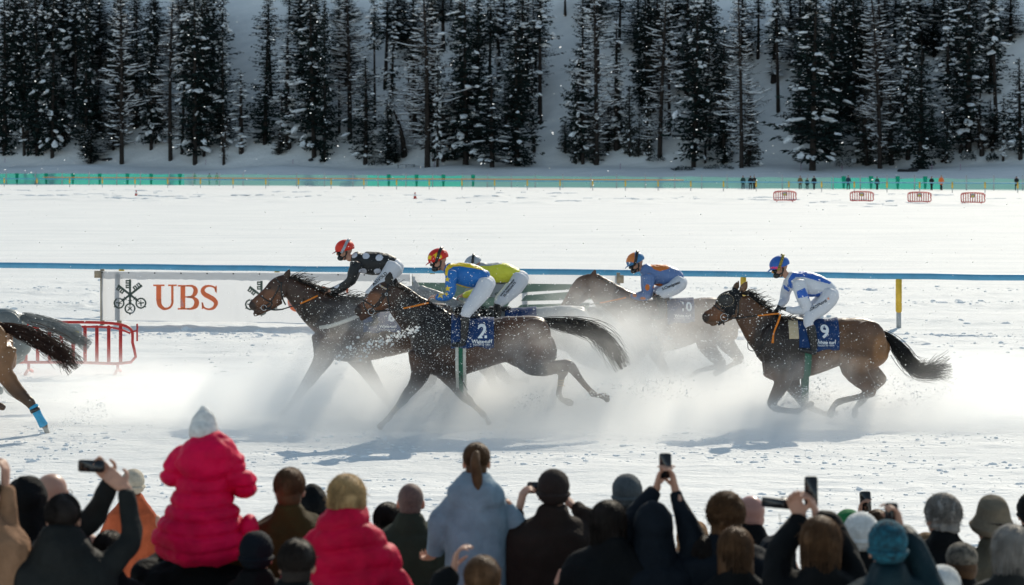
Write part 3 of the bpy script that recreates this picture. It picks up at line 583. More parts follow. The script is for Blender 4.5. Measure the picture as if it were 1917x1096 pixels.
far_person(1498, 355, 'person in pale ochre coat on far shore above the leftmost small barrier', M_C3, hat=M_C3)
far_person(1511, 355, 'shorter person in dark green between two others on far shore', M_C2, h=1.45)
far_person(1524, 355.5, 'person in black, right one of the three above the leftmost small barrier', M_C1)
far_person(1588, 356, 'person in navy coat standing alone left of the second small barrier', M_C4, h=1.85)
far_person(1642, 356, 'person in green coat standing alone right of the second small barrier', M_C2, h=1.68)
far_person(1744, 357, 'person in black beside the orange-vested person on the far shore', M_C1, arms='front')
far_person(1762, 357, 'person wearing an orange vest on the far shore', M_C5, hat=M_C3, h=1.9)
far_person(1903, 357, 'person in black holding up a camera at far right of the shore', M_C1, arms='up')
# ------------------------------------------------------------------ hair, straps, marks laid on curved surfaces
def strands(curves, r0=.006, r1=.0015):
    V, Fc = [], []
    for c in curves:
        c = np.asarray(c, float); n = len(c); T = np.gradient(c, axis=0); T /= np.linalg.norm(T, axis=1)[:, None] + 1e-9
        D = np.array([0, 1, 0.01]) - T * T[:, 1:2]; D /= np.linalg.norm(D, axis=1)[:, None] + 1e-9; U = np.cross(T, D); b = len(V)
        for i in range(n):
            r = r0 + (r1 - r0) * (i / (n - 1)) ** 1.5
            for k in range(3): a = k * 2.094; V.append(c[i] + U[i] * r * math.cos(a) + D[i] * r * math.sin(a))
        for i in range(n - 1):
            for k in range(3): Fc.append((b + 3 * i + k, b + 3 * i + (k + 1) % 3, b + 3 * i + 3 + (k + 1) % 3, b + 3 * i + 3 + k))
        Fc.append((b, b + 2, b + 1)); e = b + 3 * (n - 1); Fc.append((e, e + 1, e + 2))
    return np.array(V), Fc
def on_surface(tree, p, off, side=-1, fallback=None):
    h = tree.ray_cast(Vector((p.x, p.y + side * 1.5, p.z)), Vector((0, -side, 0)), 2.2)
    if h[0] is None: return Vector((p.x, fallback if fallback is not None else p.y, p.z))
    return h[0] + Vector((0, side * off, 0))
def strap(tree, T, pts, r, off=.004, side=-1, sub=6, flatten=.5, closed=False):
    A = cr([(*p, 0) for p in pts], sub); ps = []
    last = None
    for x, y, _ in A:
        p = on_surface(tree, T(x, y), off, side, last); last = p.y; ps.append(p)
    return loft([(p, r, r * flatten) for p in ps], 6, 1, 0)
def wrap_band(tree, xs, zc, yc, zlo, off, full=False, nphi=26, th=.008, y_clip=None):
    """a sheet lying round the barrel: xs = stations along the horse, zlo(x) = height of its lower edge on both sides"""
    A = []
    for x in xs:
        ring = []; rng = np.linspace(-math.pi, math.pi, 2 * nphi + 1)[:-1] if full else np.linspace(-2.3, 2.3, 140)
        pts = []
        for a in rng:
            d = Vector((0, math.sin(a), math.cos(a))); h = tree.ray_cast(Vector((x, yc, zc)) + d * 1.2, -d, 1.3)
            q = (h[0] + d * off) if h[0] is not None else Vector((x, yc, zc)) + d * .3
            if full or q.z >= zlo(x): pts.append(q)
        if not full:
            L = [0]; 
            for i in range(1, len(pts)): L.append(L[-1] + (pts[i] - pts[i - 1]).length)
            s = np.linspace(0, L[-1], nphi); pa = np.array([tuple(p) for p in pts]); pts = [Vector([np.interp(q, L, pa[:, k]) for k in range(3)]) for q in s]
        A.append(pts)
    n = len(A[0]); m = len(A); V = [tuple(p) for r in A for p in r]; c = Vector((0, yc, zc))
    V += [tuple(p - Vector((0, (p - Vector((p.x, yc, zc))).y, (p - Vector((p.x, yc, zc))).z)).normalized() * th) for r in A for p in r]
    Fc = []; N = n * m; lim = n if full else n - 1
    for i in range(m - 1):
        for j in range(lim):
            k = (j + 1) % n; a, b, c_, d = i * n + j, i * n + k, (i + 1) * n + k, (i + 1) * n + j; Fc += [(a, b, c_, d), (a + N, d + N, c_ + N, b + N)]
    for j in range(lim):
        k = (j + 1) % n
        for i, s in ((0, 1), (m - 1, -1)): q = (i * n + j, i * n + j + N, i * n + k + N, i * n + k); Fc.append(q if s > 0 else q[::-1])
    if not full:
        for i in range(m - 1):
            for j, s in ((0, 1), (n - 1, -1)): q = (i * n + j, (i + 1) * n + j, (i + 1) * n + j + N, i * n + j + N); Fc.append(q if s > 0 else q[::-1])
    return np.array(V), Fc
def text_geo(s, size, bold=0., th=.0, sp=1.0):
    cu = bpy.data.curves.new('t', 'FONT'); cu.body = s; cu.size = size; cu.offset = bold; cu.align_x = 'CENTER'; cu.align_y = 'CENTER'; cu.space_character = sp; cu.resolution_u = 5
    o = bpy.data.objects.new('t', cu); COL.objects.link(o); dg = bpy.context.evaluated_depsgraph_get(); me = bpy.data.meshes.new_from_object(o.evaluated_get(dg))
    v = get_co(me); f = [tuple(p.vertices) for p in me.polygons]; bpy.data.objects.remove(o); bpy.data.curves.remove(cu); bpy.data.meshes.remove(me); return v, f
def decal(tree, s, c, size, ang=0, off=.006, bold=0., sp=1.0, xs=1.0, shear=0.):
    v, f = text_geo(s, size, bold, sp=sp); ca, sa = math.cos(ang), math.sin(ang); out = []; last = c.y
    for x, y, _ in v:
        x = x * xs + shear * y; p = Vector((c.x + x * ca - y * sa, c.y, c.z + x * sa + y * ca)); q = on_surface(tree, p, off, -1, last); last = q.y; out.append(tuple(q))
    return np.array(out), f
# ------------------------------------------------------------------ horses
def horse(name, label, T, torso, neck, head, legs, tail, crest, coat, eye=None, ears=(), extra=(), braid=False, hair=M_HAIR, jaw=None, mane_len=.24, hooves=True, straps=None, group='racing horses'):
    Y = T.Y; base = Vector((T(torso[len(torso) // 2][0], 0).x, Y, 0)); e = empty(name, base, label, 'horse', group)
    mz = lambda x, y, d=0: T(x, y, d); m = T.m; g = []
    # barrel: stations are (x, top, bottom, half depth)
    g.append(loft([(mz(x, (t_ + b_) / 2), m((b_ - t_) / 2), dp) for x, t_, b_, dp in torso], 22, 4, .35))
    g.append(loft([(mz(x, y), m(h), dp) for x, y, h, dp in neck], 18, 4, .6)); g.append(loft([(mz(x, y), m(h), dp) for x, y, h, dp in head], 16, 4, .7))
    if jaw: g.append(loft([(mz(x, y), m(h), dp) for x, y, h, dp in jaw], 10, 4, .7))
    for x, y, rx, ry, ry_d, off in extra:
        for s in (-1, 1): g.append(ell(mz(x, y, s * off), (m(rx), ry_d, m(ry))))
    for lg in legs:
        sd = lg[0]; st = []
        for q in lg[1]: st.append((mz(q[0], q[1], q[3] if len(q) > 3 else sd), m(q[2]) * 1.1, m(q[2]) * (q[4] if len(q) > 4 else .82)))
        g.append(loft(st, 12, 4, .6))
    for ex, ey, bx, by, wd, dd in ears: # tip, base, width, side
        a, b = mz(ex, ey, dd * 1.2), mz(bx, by, dd); g.append(loft([(b, m(wd) * .7, .028), (b.lerp(a, .4), m(wd), .026), (b.lerp(a, .75), m(wd) * .6, .016), (a, m(wd) * .1, .005)], 10, 3, .5))
    me = fuse(g, .0165, 2, lambda co: .010 * vnoise(co * np.array([1, .7, .8]), 5.5, 2.) + .005 * vnoise(co * np.array([.7, 1, 1.2]), 12., 6.))
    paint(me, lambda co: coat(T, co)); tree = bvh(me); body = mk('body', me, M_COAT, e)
    if eye: mk('eye', mesh_of([ell(on_surface(tree, mz(*eye), -.006), (.022, .016, .018))]), M_LEATHER, e); mk('nostril', mesh_of([ell(on_surface(tree, mz(eye[2], eye[3]) if len(eye) > 3 else mz(head[-1][0] + 3, head[-1][1] - 5), -.003), (.02, .008, .014))]), M_LEATHER, e) if False else None
    if tail:
        cs = []; A = cr([(x, y, h) for x, y, h in tail], 6); n = len(A); rnd = random.Random(len(name) + int(T.dx) + len(label))
        g0 = [loft([(mz(x, y), m(h) * .45, m(h) * .35) for x, y, h in A[: int(n * .45)]], 10, 1, .6)]
        for i in range(520):
            u, v = rnd.gauss(0, .42), rnd.gauss(0, .3); i0 = int(rnd.random() ** 1.6 * n * .5); i1 = int(n * min(1, rnd.uniform(.62, 1.05))); 
            if i1 - i0 < 4: continue
            seg = A[i0:i1]; k = len(seg); tt = np.gradient(seg[:, :2], axis=0); tt /= np.linalg.norm(tt, axis=1)[:, None] + 1e-9; c = []
            dv = rnd.gauss(0, .55); wv = rnd.uniform(.03, .10); ph = rnd.random() * 6
            for j in range(k):
                q = j / (k - 1); o = u + dv * q ** 2 + wv * 4 * math.sin(ph + q * 7) * q; hx = seg[j, 2] * o
                p = mz(seg[j, 0] - tt[j, 1] * hx, seg[j, 1] + tt[j, 0] * hx, m(seg[j, 2]) * (v + .5 * v * q)); c.append(tuple(p))
            cs.append(c[::1])
        mk('tail', mesh_of(g0 + [strands(cs, .006, .0018)]), hair, e)
    if crest:
        A = cr([(x, y, 0) for x, y in crest], 8); rnd = random.Random(3 + len(label)); cs = []; g0 = []
        if braid:
            for i in range(0, len(A), 3): g0.append(ell(mz(A[i, 0], A[i, 1] - 2), (.035, .03, .03), None, 8, 6))
        for i in range(80 if braid else 260):
            k = rnd.randrange(len(A)); q = mz(A[k, 0] + rnd.uniform(-6, 6), A[k, 1] + 5, rnd.uniform(-.05, .05)); L = mane_len * rnd.uniform(.4, 1.15) * (.35 if braid else 1)
            lift = rnd.uniform(.15, .95) * (1 if rnd.random() < .45 else .25); sd = rnd.choice((-1, -1, 1)); c = []
            for j in range(6): t = j / 5; c.append((q.x + L * t * .9, q.y + sd * (.06 * math.sin(min(1, t * 1.6) * 1.57) + .03 * t), q.z + L * (lift * t * .75 - (.9 - lift * .7) * t * t * .8) + .01 * math.sin(t * 9 + i)))
            cs.append(c)
        A2 = [(mz(x, y + 9), .03, .045) for x, y, _ in A[::4]]
        mk('mane', mesh_of(g0 + [loft(A2, 8, 1, .7), strands(cs, .007, .002)]), hair, e)
    return e, tree, me
def bay(base, dark, black, pts_y, mane=(), light=None, speck=True):
    """brown coat that darkens to black points (lower legs, muzzle) as the real horse does"""
    def f(T, co):
        x, y = T.inv(co); n = vnoise(co, 1.6, 4.) * .5 + .5; c = mixc(base, dark, smooth01((n - .35) * 2.2))
        for cx, cy, rx, ry, col, k in mane: d = np.sqrt(((x - cx) / rx) ** 2 + ((y - cy) / ry) ** 2); t = smooth01((1.15 - d) * 2.2) * k; c = c * (1 - t[:, None]) + np.array(col)[None] * t[:, None]
        t = smooth01((y - pts_y) / 60.); c = c * (1 - t[:, None]) + np.array(black)[None] * t[:, None]
        return c
    return f
BR, DB, BK, TAN = (.090, .036, .017), (.030, .016, .011), (.013, .011, .011), (.20, .09, .035)
HORSES = {}
# number 2, nearest of the middle pack
TB = Tr(640, 440, 2.883, 34.0)
torso_B = [(388, 560, 640, .14), (405, 500, 690, .20), (450, 452, 730, .25), (520, 432, 764, .27), (600, 434, 772, .29), (680, 440, 745, .31), (760, 448, 722, .31), (830, 448, 697, .28), (895, 440, 690, .26), (960, 434, 715, .275), (1030, 438, 735, .28), (1085, 458, 730, .26), (1125, 495, 695, .20), (1143, 540, 640, .11)]
neck_B = [(268, 300, 62, .07), (315, 350, 82, .095), (370, 410, 100, .12), (440, 470, 118, .16), (520, 530, 130, .21)]
head_B = [(275, 285, 48, .075), (250, 305, 66, .095), (215, 335, 70, .10), (180, 362, 58, .088), (145, 385, 46, .068), (115, 403, 38, .062), (93, 412, 36, .06), (80, 416, 25, .045)]
legs_B = [(-.15, [(440, 640, 75, -.12, .6), (425, 740, 50), (395, 805, 35), (350, 860, 25), (335, 885, 25), (300, 925, 15), (268, 965, 14), (253, 985, 17), (232, 1005, 13), (205, 1032, 19)]),
          (.13, [(530, 680, 80, .1, .6), (585, 770, 48), (625, 830, 34), (663, 880, 25), (685, 900, 24), (715, 932, 14), (742, 955, 13), (762, 975, 16), (780, 995, 12), (795, 1025, 17)]),
          (-.16, [(1000, 590, 110, -.1, .55), (1010, 680, 62, -.17), (1080, 712, 44), (1150, 708, 34), (1215, 702, 30), (1245, 720, 25), (1285, 775, 16), (1330, 825, 15), (1355, 852, 18), (1385, 862, 13), (1420, 868, 20), (1432, 890, 14)]),
          (.16, [(1040, 600, 100, .1, .55), (1070, 690, 52, .15), (1140, 715, 36), (1195, 735, 28), (1188, 770, 17), (1180, 820, 15), (1172, 865, 17), (1190, 895, 13), (1222, 908, 18), (1245, 918, 14)])]
tail_B = [(1085, 470, 18), (1130, 476, 28), (1200, 488, 38), (1290, 502, 42), (1370, 530, 42), (1430, 582, 40), (1480, 650, 36), (1520, 720, 30)]
crest_B = [(262, 262), (300, 272), (350, 310), (400, 345), (450, 372), (510, 402), (570, 425), (610, 436)]
extra_B = [(1040, 540, 90, 95, .10, .17), (980, 600, 70, 90, .09, .18), (470, 560, 75, 110, .09, .17), (560, 640, 60, 70, .08, .2), (250, 350, 34, 36, .03, .075)]
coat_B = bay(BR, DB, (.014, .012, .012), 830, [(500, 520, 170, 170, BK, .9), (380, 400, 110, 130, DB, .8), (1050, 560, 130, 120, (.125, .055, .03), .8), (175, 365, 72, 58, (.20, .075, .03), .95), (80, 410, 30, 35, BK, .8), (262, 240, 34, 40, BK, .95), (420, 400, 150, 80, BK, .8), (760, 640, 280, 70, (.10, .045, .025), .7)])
eB, tB, mB = horse('racehorse', 'dark bay racehorse wearing blue number 2 cloth, nearest of the middle pack', TB, torso_B, neck_B, head_B, legs_B, tail_B, crest_B, coat_B, (222, 318), [(262, 196, 250, 262, 27, -.035), (292, 232, 285, 280, 18, .05)], extra_B, False, mane_len=.15, jaw=[(215, 385, 28, .05), (160, 415, 22, .045), (120, 440, 18, .04), (103, 455, 12, .03)])
def bridle(e, tree, T, lines, rings, side=-1):
    b = mk('bridle', mesh_of([strap(tree, T, l, .012, .004) for l in lines]), M_LEATHER, e)
    for x, y, r in rings:
        c = on_surface(tree, T(x, y), .02); mk('bit_ring', mesh_of([tube([c + Vector((T.m(r) * math.cos(a), 0, T.m(r) * math.sin(a))) for a in np.linspace(0, 6.2832, 17)], .006, 6, 1, (0, 1, 0))]), M_STEEL, b)
def reins(e, T, pts, grip, hand_d, name='rein'):
    """pts from bit to hand; grip = where the rubber part starts"""
    A = cr([(*p, 0) for p in pts], 5); n = len(A); P3 = [T(x, y, -.12 - (hand_d) * i / n) for i, (x, y, _) in enumerate(A)]
    k = int(n * grip); r = mk('rein', mesh_of([loft([(p, .010, .005) for p in P3[:k + 1]], 6, 1, 0)]), M_LEATHER, e); mk('grip', mesh_of([loft([(p, .013, .008) for p in P3[k:]], 6, 1, .6)]), M_RUBBER, r)
bridle(eB, tB, TB, [[(248, 268), (245, 300), (252, 350), (262, 405)], [(240, 312), (215, 335), (200, 360), (175, 385), (160, 405)], [(112, 348), (150, 370), (190, 385), (240, 320)], [(118, 350), (120, 380), (140, 410), (160, 410), (190, 410), (250, 407)], [(205, 268), (240, 288), (262, 300)]], [(160, 412, 17), (243, 318, 7)])
mk('browband', mesh_of([strap(tB, TB, [(203, 270), (225, 282), (243, 292)], .014, .01)]), mat('yellow_blue_band', (.75, .55, .05), .6, .3, 90, 0, c2=(.05, .12, .5)), eB)
reins(eB, TB, [(165, 415), (230, 408), (290, 400), (370, 385), (470, 362)], .62, .12)
# the number cloths, girths and saddles
def tack(e, tree, T, x0, x1, ztop, zlow, zc, girth=None, label=None, num='', nx=0, ny=0, nsize=.3, wx=0, wy=0, wsize=.1, partial=None, saddle=None, gm=None, breast=None, bandw=True):
    zcw = T(0, zc).z; zl = T(0, zlow).z; xs = [T(x, 0).x for x in np.linspace(x0, x1, 26)]
    g = wrap_band(tree, xs, zcw, T.Y, lambda x: zl + .015 * math.sin(x * 21) + .01 * math.sin(x * 9), .022, th=.010)
    v, f = g; v[:, 1] += .006 * np.sin(v[:, 0] * 38 + v[:, 2] * 17) * np.sign(v[:, 1] - T.Y)
    me = mesh_of([g]); o = mk('number_cloth', me, M_CLOTH, e); loc = WL[e.name]; w_ = me.copy(); w_.transform(Matrix.Translation(loc)); ct = bvh(w_)
    if num: mk('number', mesh_of([decal(ct, num, T(nx, ny), nsize, 0, .008, nsize * .03, shear=0.)]), M_NUMBER, o, smooth=False)
    if wsize:
        mk('event_name', mesh_of([decal(ct, 'White turf', T(wx, wy), wsize, 0, .008, wsize * .02, .95)]), M_NUMBER, o, smooth=False)
        mk('event_motto', mesh_of([decal(ct, 'Passion for races', T(wx, wy + 16), wsize * .55, 0, .008, 0, .95)]), M_NUMBER, o, smooth=False)
    if girth:
        for (a, b, mt, of) in girth: mk('girth', mesh_of([wrap_band(tree, [T(x, 0).x for x in np.linspace(a, b, 4)], zcw, T.Y, None, of, True, 30, .006)]), mt, e)
    if saddle: a, b, c, d = saddle; mk('saddle', fuse([loft([(T(a, c), T.m(9), .14), (T((a + b) / 2, c + 6), T.m(12), .17), (T(b, d), T.m(10), .15)], 12, 4, 1)], .012, 1), M_LEATHER, e)
    return ct
M_GGRN = mat('green_girth', (.02, .14, .08), .8, .2, 10, .3, .004, 60); M_GWHT = mat('white_girth', (.62, .6, .55), .8, .2, 10, .3, .004, 60); M_PAD = mat('cream_pad', (.62, .50, .33), .8, .15, 10, .3, .004, 60)
tack(eB, tB, TB, 592, 822, 440, 603, 560, [(615, 632, M_GWHT, .008), (632, 655, M_GGRN, .010), (655, 672, M_GWHT, .0085)], num='2', nx=760, ny=516, nsize=.28, wx=757, wy=567, wsize=.074, saddle=(640, 740, 432, 436))
mk('strap_end', mesh_of([tube([TB(640, 745, -.1), TB(655, 790, -.12), TB(680, 835, -.14)], [.010, .008, .006], 5, 4)]), M_LEATHER, eB)
M_WRAP = mat('blue_bandage', (.04, .36, .62), .8, .2, 20, .4, .004, 60); M_STRIPE = mat('gold_boot_stripe', (.55, .38, .14), .6, .2, 20, 0)
def leg_stripes(e, T, pts, m_, d, r=16, hh=4, name='boot_stripe'):
    for x, y, dx, dy in pts: a, b = T(x - dx * hh / 2, y - dy * hh / 2, d), T(x + dx * hh / 2, y + dy * hh / 2, d); mk(name, mesh_of([loft([(a, T.m(r), T.m(r) * .85), (b, T.m(r), T.m(r) * .85)], 12, 1, 0)]), m_, e)
leg_stripes(eB, TB, [(300 - 8 * k, 926 + 10 * k, -.62, .78) for k in range(3)], M_STRIPE, -.15, 18)
leg_stripes(eB, TB, [(1183 - k, 790 + 14 * k, 0, 1) for k in range(3)], M_STRIPE, .16, 19)
leg_stripes(eB, TB, [(725 + 9 * k, 935 + 9 * k, .75, .66) for k in range(3)], M_STRIPE, .13, 17)
# leader of the middle pack, behind number 2
TA = Tr(440, 430, 2.74, 36.2)
torso_A = [(432, 470, 590, .13), (448, 410, 640, .20), (500, 368, 668, .25), (570, 352, 680, .27), (650, 356, 680, .30), (740, 362, 662, .31), (830, 368, 640, .30), (920, 372, 625, .28), (1000, 372, 630, .27), (1060, 378, 645, .28), (1110, 395, 640, .26), (1140, 430, 600, .18), (1152, 470, 560, .10)]
neck_A = [(272, 282, 50, .07), (325, 325, 68, .09), (385, 375, 88, .12), (450, 425, 105, .16), (530, 480, 120, .2)]
head_A = [(272, 262, 40, .07), (250, 282, 54, .092), (215, 308, 58, .096), (180, 335, 46, .085), (145, 358, 38, .066), (112, 380, 32, .058), (92, 392, 28, .052), (82, 398, 20, .04)]
legs_A = [(-.14, [(480, 560, 80, -.1, .6), (455, 660, 46), (405, 740, 34), (352, 815, 25), (328, 850, 24), (270, 915, 14), (215, 975, 14), (195, 995, 17), (165, 1020, 13), (140, 1040, 18)]),
          (.12, [(600, 600, 80, .1, .6), (650, 690, 46), (705, 775, 32), (745, 835, 25), (762, 862, 23), (795, 905, 14), (825, 945, 14), (840, 965, 17), (835, 1000, 13), (825, 1020, 17)]),
          (-.15, [(1040, 520, 100, -.1, .55), (1010, 620, 62), (985, 700, 42), (1010, 760, 28), (985, 800, 20), (935, 840, 16), (890, 880, 16), (850, 905, 16), (830, 925, 16)]),
          (.15, [(1060, 540, 90, .1, .55), (1060, 640, 52), (1080, 710, 36), (1120, 770, 26), (1090, 830, 16), (1060, 880, 16), (1030, 910, 16)])]
extra_A = [(1050, 470, 85, 80, .10, .16), (520, 500, 70, 100, .09, .17), (600, 570, 60, 60, .08, .2), (240, 325, 28, 30, .03, .07)]
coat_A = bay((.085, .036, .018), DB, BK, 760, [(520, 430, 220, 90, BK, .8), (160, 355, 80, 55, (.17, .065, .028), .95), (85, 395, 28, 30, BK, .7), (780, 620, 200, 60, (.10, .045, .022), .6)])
eA, tA, mA = horse('racehorse', 'leading dark bay racehorse with white breast strap and windblown mane', TA, torso_A, neck_A, head_A, legs_A, [(1130, 420, 20), (1200, 430, 32), (1280, 450, 34), (1360, 500, 30)], [(275, 238), (320, 252), (370, 275), (430, 300), (490, 325), (560, 345), (640, 352)], coat_A, (180, 300), [(283, 198, 262, 250, 19, -.035), (262, 212, 258, 250, 13, .05)], extra_A, False, mane_len=.30, jaw=[(225, 362, 26, .05), (180, 395, 20, .042), (140, 418, 15, .038), (100, 435, 12, .03)])
bridle(eA, tA, TA, [[(243, 268), (240, 300), (246, 350), (262, 385)], [(232, 285), (210, 330), (180, 375), (150, 395)], [(132, 338), (165, 362), (190, 375), (180, 400), (152, 405)], [(208, 248), (230, 270), (245, 275)], [(150, 400), (200, 412), (250, 408)]], [(150, 400, 14)])
reins(eA, TA, [(155, 402), (220, 410), (290, 393), (355, 370), (430, 335)], .68, .12)
mk('rein_loop', mesh_of([tube([TA(355, 350, -.15), TA(352, 400, -.16), TA(362, 470, -.15), TA(378, 458, -.15)], .008, 5, 4)]), M_LEATHER, eA)
ctA = tack(eA, tA, TA, 665, 855, 360, 520, 520, None, num='6', nx=808, ny=442, nsize=.22, wx=790, wy=490, wsize=.066, saddle=(665, 760, 352, 356))
mk('breast_strap', mesh_of([strap(tA, TA, [(437, 500), (500, 488), (560, 468), (620, 445), (665, 428)], .032, .006, flatten=.25)]), M_GWHT, eA)
# number 9 on the right
TE = Tr(1280, 460, 3.131, 35.0)
torso_E = [(437, 560, 690, .14), (455, 500, 735, .20), (490, 455, 780, .25), (550, 430, 800, .27), (630, 428, 792, .30), (720, 432, 768, .31), (800, 434, 740, .30), (870, 433, 712, .28), (930, 423, 700, .27), (1000, 419, 725, .285), (1070, 434, 738, .29), (1130, 470, 722, .26), (1175, 510, 680, .19), (1194, 555, 630, .11)]
neck_E = [(335, 325, 66, .07), (370, 380, 84, .095), (420, 440, 104, .12), (480, 505, 125, .16), (560, 565, 140, .21)]
head_E = [(325, 300, 52, .078), (292, 325, 72, .10), (255, 355, 76, .10), (218, 383, 60, .09), (185, 402, 48, .07), (155, 415, 40, .063), (133, 422, 38, .06), (118, 425, 27, .045)]
legs_E = [(-.15, [(560, 700, 85, -.12, .6), (572, 790, 50), (550, 845, 38), (520, 895, 28), (512, 925, 27), (540, 952, 18), (600, 962, 16), (650, 965, 19), (690, 950, 14), (735, 925, 19), (750, 915, 12)]),
          (.14, [(620, 710, 75, .1, .6), (640, 810, 46), (672, 870, 34), (705, 920, 26), (722, 942, 24), (770, 965, 15), (820, 985, 15), (850, 995, 17), (880, 985, 13), (905, 990, 17)]),
          (-.16, [(1010, 580, 120, -.1, .5), (985, 690, 80, -.17, .8), (1020, 760, 58), (1065, 815, 42), (1088, 850, 32), (1060, 868, 22), (1000, 885, 17), (940, 897, 16), (895, 912, 20), (868, 938, 15), (855, 975, 23), (852, 995, 17)]),
          (.16, [(1060, 600, 100, .1, .5), (1080, 690, 64, .16), (1110, 740, 48), (1150, 775, 36), (1165, 795, 30), (1135, 835, 19), (1090, 880, 17), (1050, 920, 18), (1020, 955, 14), (1012, 990, 21), (1012, 1012, 16)])]
tail_E = [(1170, 508, 14), (1200, 535, 24), (1240, 575, 36), (1285, 630, 44), (1330, 690, 42), (1380, 730, 40), (1440, 735, 42), (1500, 722, 50), (1570, 712, 62)]
crest_E = [(338, 268), (375, 275), (420, 312), (455, 350), (490, 385), (530, 410), (580, 425), (620, 430)]
extra_E = [(1075, 540, 100, 105, .10, .18), (1130, 590, 60, 90, .08, .14), (990, 620, 80, 90, .09, .18), (520, 570, 80, 115, .09, .17), (600, 680, 60, 75, .08, .2), (290, 375, 38, 40, .03, .078)]
BRE, TANE = (.155, .075, .036), (.32, .155, .065)
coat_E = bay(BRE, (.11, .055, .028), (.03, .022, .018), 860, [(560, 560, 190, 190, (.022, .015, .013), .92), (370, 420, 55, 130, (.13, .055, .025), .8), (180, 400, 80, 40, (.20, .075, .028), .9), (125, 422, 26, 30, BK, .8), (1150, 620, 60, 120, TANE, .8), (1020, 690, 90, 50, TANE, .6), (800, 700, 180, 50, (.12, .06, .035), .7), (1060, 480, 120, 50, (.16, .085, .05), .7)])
eE, tE, mE = horse('racehorse', 'brown racehorse wearing blinker hood and blue number 9 cloth', TE, torso_E, neck_E, head_E, legs_E, tail_E, crest_E, coat_E, None, [(326, 206, 300, 262, 20, .05), (370, 208, 335, 270, 24, -.04)], extra_E, False, mane_len=.26, jaw=[(270, 415, 28, .05), (225, 440, 20, .045), (185, 452, 17, .04), (165, 462, 12, .03)])
def hood():
    co = get_co(mE); x, y = TE.inv(co + np.array(WL[eE.name])); poly = [(345, 258), (340, 300), (310, 350), (300, 400), (262, 425), (240, 395), (200, 355), (180, 325), (185, 300), (230, 262), (290, 240), (330, 262)]
    keep = pip(x, y, poly); me = mE.copy(); me.transform(Matrix.Translation(WL[eE.name])); nn = np.empty(len(co) * 3, np.float32); me.vertices.foreach_get('normal', nn); nn = nn.reshape(-1, 3); co2 = get_co(me) + nn * .009
    fs = [tuple(p.vertices) for p in me.polygons if all(keep[i] for i in p.vertices)]; used = sorted({i for f in fs for i in f}); ix = {k: j for j, k in enumerate(used)}
    return mesh_of([(co2[used], [tuple(ix[i] for i in f) for f in fs])])
hd = mk('blinker_hood', hood(), mat('black_hood', (.012, .012, .014), .75, .3, 12, .3, .004, 60), eE)
c = on_surface(tE, TE(242, 318), .012); mk('blinker_cup', mesh_of([ell(c, (.14, .035, .11), None, 18, 8)]), M_LEATHER, hd)
for k in range(22): a = k / 22 * 6.283; mk('stud', mesh_of([ell(c + Vector((.125 * math.cos(a), -.022, .098 * math.sin(a))), (.006, .006, .006), None, 6, 4)]), M_PAD, hd)
bridle(eE, tE, TE, [[(318, 262), (318, 320), (315, 380), (312, 430)], [(305, 300), (285, 340), (262, 380), (240, 405)], [(172, 345), (205, 372), (245, 395)], [(235, 418), (280, 425), (312, 425)], [(208, 440), (205, 465), (225, 440)], [(230, 435), (235, 465)]], [(235, 418, 22)])
reins(eE, TE, [(240, 418), (310, 422), (380, 412), (460, 402), (550, 392)], .66, .12)
mk('rein_end', mesh_of([loft([(TE(552, 395, -.36), .014, .006), (TE(535, 440, -.38), .016, .007), (TE(512, 500, -.38), .013, .006), (TE(505, 560, -.36), .02, .008)], 6, 5, .5)]), M_RUBBER, eE)
mk('breast_strap', mesh_of([strap(tE, TE, [(540, 400), (500, 480), (460, 570), (425, 650)], .012, .004)]), M_LEATHER, eE)
mk('hanging_strap', mesh_of([tube([TE(370, 560, -.12), TE(372, 600, -.16), TE(400, 612, -.2), TE(430, 590, -.22), TE(470, 560, -.22)], .007, 5, 4)]), M_LEATHER, eE)
mk('saddle_pad', mesh_of([wrap_band(tE, [TE(x, 0).x for x in np.linspace(606, 668, 10)], TE(0, 560).z, 35.0, lambda x: TE(0, 470 + 85 * (x - TE(606, 0).x) / (TE(668, 0).x - TE(606, 0).x) if False else 540).z, .012)]), M_PAD, eE)
tack(eE, tE, TE, 662, 898, 436, 606, 580, [(695, 735, M_GGRN, .010)], num='9', nx=813, ny=500, nsize=.27, wx=818, wy=560, wsize=.074, saddle=(650, 755, 428, 432))
